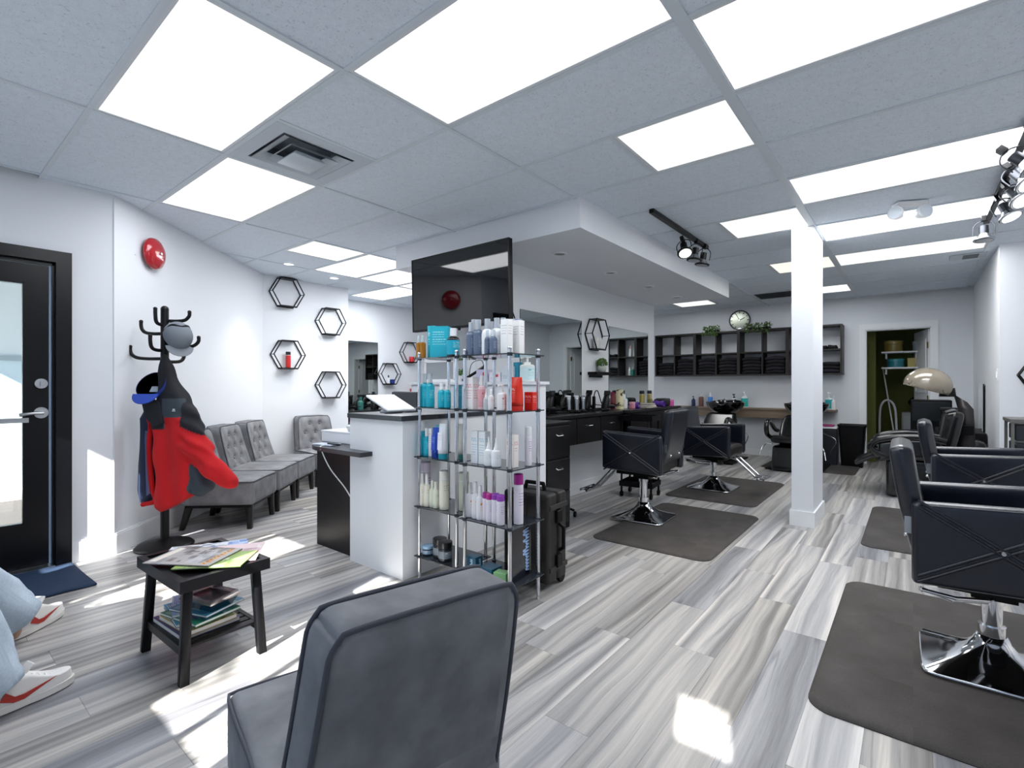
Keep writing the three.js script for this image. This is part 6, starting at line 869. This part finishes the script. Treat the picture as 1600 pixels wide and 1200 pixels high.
{
  const t = thing('alcove_cabinet', 'black low cabinet with equipment standing in the alcove corner', 'cabinet', [0.42, 0, -8.0]); obj('body', rb(0.42, 0.66, 0.9, 0.008, 0, 0.33, 0), M.cabinet, t); obj('door', [rb(0.34, 0.5, 0.012, 0.003, 0, 0.32, 0.456)], M.blackSatin, t); obj('name_plate', bx(0.08, 0.02, 0.003, 0.05, 0.6, 0.464), M.plastic, t);
  const b = thing('padded_bench', 'rounded black leather seat corner against the alcove wall', 'seat', [0.5, 0, -7.3]); obj('body', softBox(0.2, 0.6, 0.36, 0.06, 8, 12, 8, (x, y, z) => [x, y + 0.305, z]), M.vinyl, b); obj('seam', rod([-0.07, 0.606, -0.16], [-0.07, 0.606, 0.16], 0.004), M.piping, b);
  const m = thing('tall_mirror', 'narrow frameless mirror leaning on the alcove wall', 'mirror', [0.615, 0.661, -8.0], 0); obj('mirror_glass', bx(0.008, 0.55, 0.4, 0, 0.275, 0), M.mirror, m); obj('backing', bx(0.008, 0.55, 0.41, 0.008, 0.275, 0), M.black, m);
  const q = thing('sterilizer', 'dark boxy sterilizer on the alcove cabinet', 'appliance', [0.4, 0.661, -8.05]); obj('body', rb(0.3, 0.26, 0.32, 0.02, 0, 0.13, 0), M.black, q); obj('door', rb(0.26, 0.2, 0.01, 0.005, 0, 0.12, 0.162), M.blackGloss, q);
  const s = thing('media_cabinet', 'dark tall cabinet with flat panel behind the dryer hood', 'appliance', [0.18, 0.0, -8.75]); obj('cabinet', rb(0.42, 1.0, 0.4, 0.01, 0, 0.5, 0), M.black, s); obj('panel', rb(0.38, 0.25, 0.01, 0.004, 0, 0.85, 0.203), std(0x0d1518, 0.3), s);
  const r = thing('rolling_drawers', 'grey-black rolling drawer cart by the wall beyond the barber chairs', 'cart', [0.83, 0, -6.0]); obj('frame', [b2(-0.2, -0.18, 0.08, 0.9, -0.2, -0.18), b2(0.18, 0.2, 0.08, 0.9, -0.2, -0.18), b2(-0.2, -0.18, 0.08, 0.9, 0.18, 0.2), b2(0.18, 0.2, 0.08, 0.9, 0.18, 0.2), rb(0.42, 0.03, 0.42, 0.005, 0, 0.9, 0)], std(0x6d6a68, 0.4, 0.3), r); for (let i = 0; i < 5; i++) obj('drawer', rb(0.35, 0.13, 0.36, 0.01, 0, 0.18 + i * 0.155, 0.01), std(0x1c2029, 0.4), r); for (const x of [-0.17, 0.17]) for (const z of [-0.17, 0.17]) obj('caster', rotZ(cy(0.035, 0.035, 0.025, 0, 0, 0, 14), Math.PI / 2).translate(x, 0.036, z), M.black, r);
  tag(obj('folded_cloth', softBox(0.2, 0.04, 0.16, 0.015, 8, 4, 8, (x, y, z) => [x, y + 0.012 * Math.sin(x * 20), z]).translate(0.86, 0.942, -6.0), std(0xa8182c, 0.9)), 'crumpled crimson cloth on the rolling drawer cart', 'cloth');
  { const t = thing('light_switch', 'white light switch plate near the alcove corner', 'switch', [0.6385, 1.3, -6.78]); obj('plate', rb(0.006, 0.115, 0.07, 0.002, -0.0025, 0, 0), M.plastic, t); obj('rocker', bx(0.008, 0.06, 0.03, -0.006, 0, 0), M.plastic, t); } 
}
// ================================================================ FAR STATION BEHIND THE DESK
{
  const m = thing('wall_mirror', 'tall frameless mirror at the far station behind the desk', 'mirror', [-6.899, 0, -4.58]); obj('mirror_glass', bx(0.006, 1.15, 0.86, 0.004, 1.32, 0), M.mirror, m); obj('edge', [bx(0.008, 0.006, 0.87, 0.004, 1.895, 0), bx(0.008, 1.15, 0.006, 0.004, 1.32, -0.433)], M.darkSteel, m);
  const t = thing('far_station', 'black drawer station with yellow tag along the far wall', 'styling station', [-6.9, 0, -5.1]); obj('counter_top', rb(0.5, 0.03, 2.0, 0.005, 0.252, 0.8, 0), slab, t); obj('carcass', rb(0.46, 0.7, 1.9, 0.005, 0.232, 0.43, 0), M.cabinet, t); for (let i = 0; i < 4; i++) { const d = obj('drawer', rb(0.012, 0.22, 0.44, 0.003, 0.468, 0.65, -0.7 + i * 0.47), drawerM, t); obj('handle', rod([0.485, 0.66, -0.74 + i * 0.47], [0.485, 0.66, -0.66 + i * 0.47], 0.006), M.chrome, d); } obj('price_tag', bx(0.004, 0.05, 0.07, 0.477, 0.68, 0.62), std(0xcfcf5a, 0.6), t);
  const y = 0.8155; for (const [x, z, q, c, l] of [[-6.6, -4.35, 0.3, M.blackSatin, 'black hair dryer at the counter end of the far station'], [-6.7, -4.6, 1.6, M.black, 'black hair dryer before the far mirror by the teal bottle'], [-6.55, -4.8, 1.5, M.blackMetal, 'black hair dryer in the middle of the far station'], [-6.72, -4.97, 1.6, M.blackSatin, 'black hair dryer beside the tall black bottle of the far station']]) dryer(l, [x, y + 0.05, z], q, 1.3, c, 'hair dryers on the far station');
  for (const [z, h, c, l] of [[-5.12, 0.27, 0x121216, 'tall black bottle on the far station'], [-5.22, 0.18, 0x17171c, 'medium black bottle on the far station'], [-5.42, 0.2, 0x2b2e24, 'olive black bottle on the far station'], [-5.52, 0.16, 0x0e0e12, 'short black bottle on the far station'], [-4.5, 0.2, 0x2f6f66, 'teal spray bottle before the far mirror']]) product('bottle', l, 'bottle', [-6.62, y, z], { r: 0.045, h, body: c, cap: c });
  const s = thing('floating_shelf', 'small black floating shelf on the far wall with red tin', 'wall shelf', [-6.9, 1.06, -5.72]); obj('board', rb(0.12, 0.03, 0.3, 0.004, 0.061, 0, 0), M.black, s); obj('bracket', bx(0.01, 0.04, 0.24, 0.006, -0.02, 0), M.black, s);
  product('jar', 'flat red tin on the small far shelf', 'tin', [-6.83, 1.0755, -5.7], { r: 0.05, h: 0.06, body: 0xb02a2e, cap: 0xc0353a });
  const l = thing('desk_lamp', 'white slim magnifier lamp arm rising behind the desk', 'lamp', [-6.5, y, -5.95]); obj('base', cy(0.06, 0.07, 0.02, 0, 0.01, 0), M.plastic, l); obj('arm', [rod([0, 0.02, 0], [0, 0.4, 0], 0.014), rod([0, 0.4, 0], [0.02, 0.58, 0.16], 0.014)], M.plastic, l); obj('head', rb(0.06, 0.03, 0.1, 0.01).rotateX(0.4).translate(0.02, 0.6, 0.2), M.plastic, l);
}
// ================================================================ CEILING FITTINGS
{
  const v = thing('air_diffuser', 'square white ceiling air diffuser with nested cones', 'air vent', [-2.808, CEIL, ZR(1) - 0.305]); const sq = (a, y) => [[a, y, a], [-a, y, a], [-a, y, -a], [a, y, -a]].reverse();
  const W = std(0xc6ced6, 0.5);
  obj('plate', [b2(-0.296, 0.296, -0.002, 0.004, 0.215, 0.292), b2(-0.296, 0.296, -0.002, 0.004, -0.292, -0.215), b2(-0.296, -0.215, -0.002, 0.004, -0.215, 0.215), b2(0.215, 0.296, -0.002, 0.004, -0.215, 0.215)], W, v);
  obj('duct', [b2(-0.22, 0.22, 0.1, 0.11, -0.22, 0.22), b2(-0.22, -0.215, 0.004, 0.1, -0.22, 0.22), b2(0.215, 0.22, 0.004, 0.1, -0.22, 0.22), b2(-0.215, 0.215, 0.004, 0.1, -0.22, -0.215), b2(-0.215, 0.215, 0.004, 0.1, 0.215, 0.22)], std(0x7d8790, 0.6), v);
  for (const [a, y] of [[0.205, -0.008], [0.15, -0.02], [0.1, -0.034]]) obj('cone', clean(loft([sq(a, y), sq(a * 0.72, y + 0.035), sq(a * 0.69, y + 0.035), sq(a * 0.96, y + 0.003)], a < 0.11)), W, v);
  const g = thing('return_grille', 'rectangular ceiling grille beyond the soffit', 'air vent', [-1.58, CEIL, ZR(12) - 0.305]); obj('frame', [b2(-0.29, 0.29, -0.004, 0.004, 0.26, 0.29), b2(-0.29, 0.29, -0.004, 0.004, -0.29, -0.26), b2(-0.29, -0.26, -0.004, 0.004, -0.26, 0.26), b2(0.26, 0.29, -0.004, 0.004, -0.26, 0.26)], W, g); for (let i = 0; i < 7; i++) obj('louvre', bx(0.52, 0.004, 0.06).rotateX(0.6).translate(0, 0.01, -0.22 + i * 0.073), std(0x5a5f63, 0.6), g); obj('duct', b2(-0.26, 0.26, 0.06, 0.07, -0.26, 0.26), M.black, g);
  const s = thing('return_grille', 'small louvred ceiling grille where the alcove wall starts', 'air vent', [0.44, CEIL - 0.003, -6.98]); obj('frame', b2(-0.14, 0.14, -0.004, 0.002, -0.12, 0.12), W, s); for (let i = 0; i < 8; i++) obj('louvre', bx(0.12, 0.006, 0.014, 0.02, -0.007, -0.085 + i * 0.024), std(0x6d7174, 0.6), s);
  for (const [x, z, l] of [[-5.36, -2.73, 'lit round ceiling downlight nearest the slanted wall'], [-5.62, -3.44, 'lit round ceiling downlight over the hexagon shelves']]) { const d = thing('downlight', l, 'downlight', [x, CEIL - 0.0035, z]); obj('trim_ring', new THREE.TorusGeometry(0.055, 0.006, 8, 28).rotateX(Math.PI / 2), M.trim, d); obj('lamp_face', cy(0.052, 0.052, 0.004, 0, 0, 0, 24), new THREE.MeshStandardMaterial({ color: 0xffffff, emissive: 0xffffff, emissiveIntensity: 1.3 }), d); const p = new THREE.SpotLight(0xfff6e6, 1.6, 0, 0.8, 0.6); p.position.set(0, -0.012, 0); p.target.position.set(0, -1, 0); d.add(p, p.target); }
  [-3.57, -4.49, -5.4, -6.27].forEach((z, i) => { const d = thing('downlight', ['unlit recessed downlight in the soffit nearest the television', 'unlit recessed downlight second along the soffit', 'unlit recessed downlight third along the soffit', 'unlit recessed downlight at the soffit’s back end'][i], 'downlight', [-2.355, 2.319, z], 0, 'soffit downlights'); obj('trim_ring', new THREE.TorusGeometry(0.055, 0.01, 8, 28).rotateX(Math.PI / 2), M.trim, d); obj('reflector', cy(0.046, 0.046, 0.003, 0, 0, 0, 24), std(0x6d7074, 0.3), d); });
  const e = thing('emergency_light', 'white twin-head emergency light on the ceiling', 'emergency light', [-0.02, CEIL - 0.003, -4.66], 0.5); obj('plate', rb(0.2, 0.02, 0.09, 0.006, 0, -0.01, 0), M.plastic, e); for (const sgn of [-1, 1]) { const h = obj('lamp_head', [rotX(lathe([[0, -0.05], [0.03, -0.05], [0.045, 0], [0.048, 0.03], [0, 0.03]], 22), Math.PI / 2).rotateY(sgn * 0.5 - 0.4).translate(sgn * 0.085, -0.075, 0.0)], M.plastic, e); obj('lens', rotX(cy(0.042, 0.042, 0.004, 0, 0.031, 0, 22), Math.PI / 2).rotateY(sgn * 0.5 - 0.4).translate(sgn * 0.085, -0.075, 0), std(0xdfe6ee, 0.12), h); obj('neck', rod([sgn * 0.085, -0.01, 0], [sgn * 0.085, -0.05, 0], 0.01), M.plastic, e); }
  // track lights
  const glow = new THREE.MeshStandardMaterial({ color: 0xffffff, emissive: new THREE.Color(1, 0.98, 0.94), emissiveIntensity: 1.6 });
  const track = (label, x, z0, z1, heads, silver) => {
    const t = thing('track_light', label, 'track light', [x, CEIL - 0.003, 0]); obj('rail', b2(-0.018, 0.018, -0.03, 0, z1, z0), M.blackMetal, t);
    for (const [z, tx, tz, on, dx = 0] of heads) {
      const dir = V(tx, -1, tz).normalize(), h = new THREE.Group(); h.name = 'spot_head'; t.add(h); h.position.set(dx, -0.16, z); h.quaternion.setFromUnitVectors(V(0, -1, 0), dir);
      obj('yoke', tube([[-0.062, 0.0, 0], [-0.06, 0.07, 0], [-0.03, 0.105, 0], [0, 0.11, 0], [0.03, 0.105, 0], [0.06, 0.07, 0], [0.062, 0.0, 0]], 0.004, 36, 6), silver ? M.darkSteel : M.blackMetal, h);
      obj('lamp_holder', cy(0.028, 0.03, 0.06, 0, 0.04, 0, 18), silver ? M.darkSteel : M.black, h);
      obj('reflector_bulb', lathe([[0.022, 0.02], [0.05, -0.03], [0.055, -0.045], [0, -0.045]], 26), M.steel, h);
      obj('front_ring', new THREE.TorusGeometry(0.06, 0.007, 8, 28).rotateX(Math.PI / 2).translate(0, -0.04, 0), silver ? M.steel : M.black, h);
      obj('lamp_face', cy(0.05, 0.05, 0.003, 0, -0.048, 0, 24), on ? glow : M.nickel, h);
      obj('adapter', b2(dx - 0.015 - dx, dx + 0.015 - dx, 0.11, 0.15, -0.02, 0.02), M.blackMetal, h);
      if (on) { const p = new THREE.SpotLight(0xfff4e2, 4, 0, 0.5, 0.6); p.position.set(0, -0.055, 0); p.target.position.set(0, -1, 0); h.add(p, p.target); }
    }
  };
  track('black ceiling track with three spot heads beside the soffit', -1.545, -3.6, -4.9, [[-4.3, 0.35, 0.5, true], [-4.56, -0.1, 0.1, false], [-4.78, -0.15, 0.05, false]], false);
  track('ceiling track with silver spot heads above the barber chairs', 0.46, -3.55, -5.55, [[-3.75, 0.9, 0.2, false], [-4.05, 0.6, 0.5, true, 0.03], [-4.4, 0.5, 0.6, true, 0.05], [-4.75, 0.4, 0.3, true, 0.04], [-5.35, 0.0, 0.1, false, -0.03]], true);
  const f = thing('sensor_light', 'small silver spot lamp on the soffit end behind the television', 'spot lamp', [-3.75, 2.315, -3.2]); obj('stem', rod([0, 0, 0], [0, -0.05, 0], 0.008), M.steel, f); obj('shade', lathe([[0.015, -0.04], [0.04, -0.09], [0.045, -0.1], [0, -0.095]], 20), M.steel, f);
}
finish();
renderer.render(scene, camera);
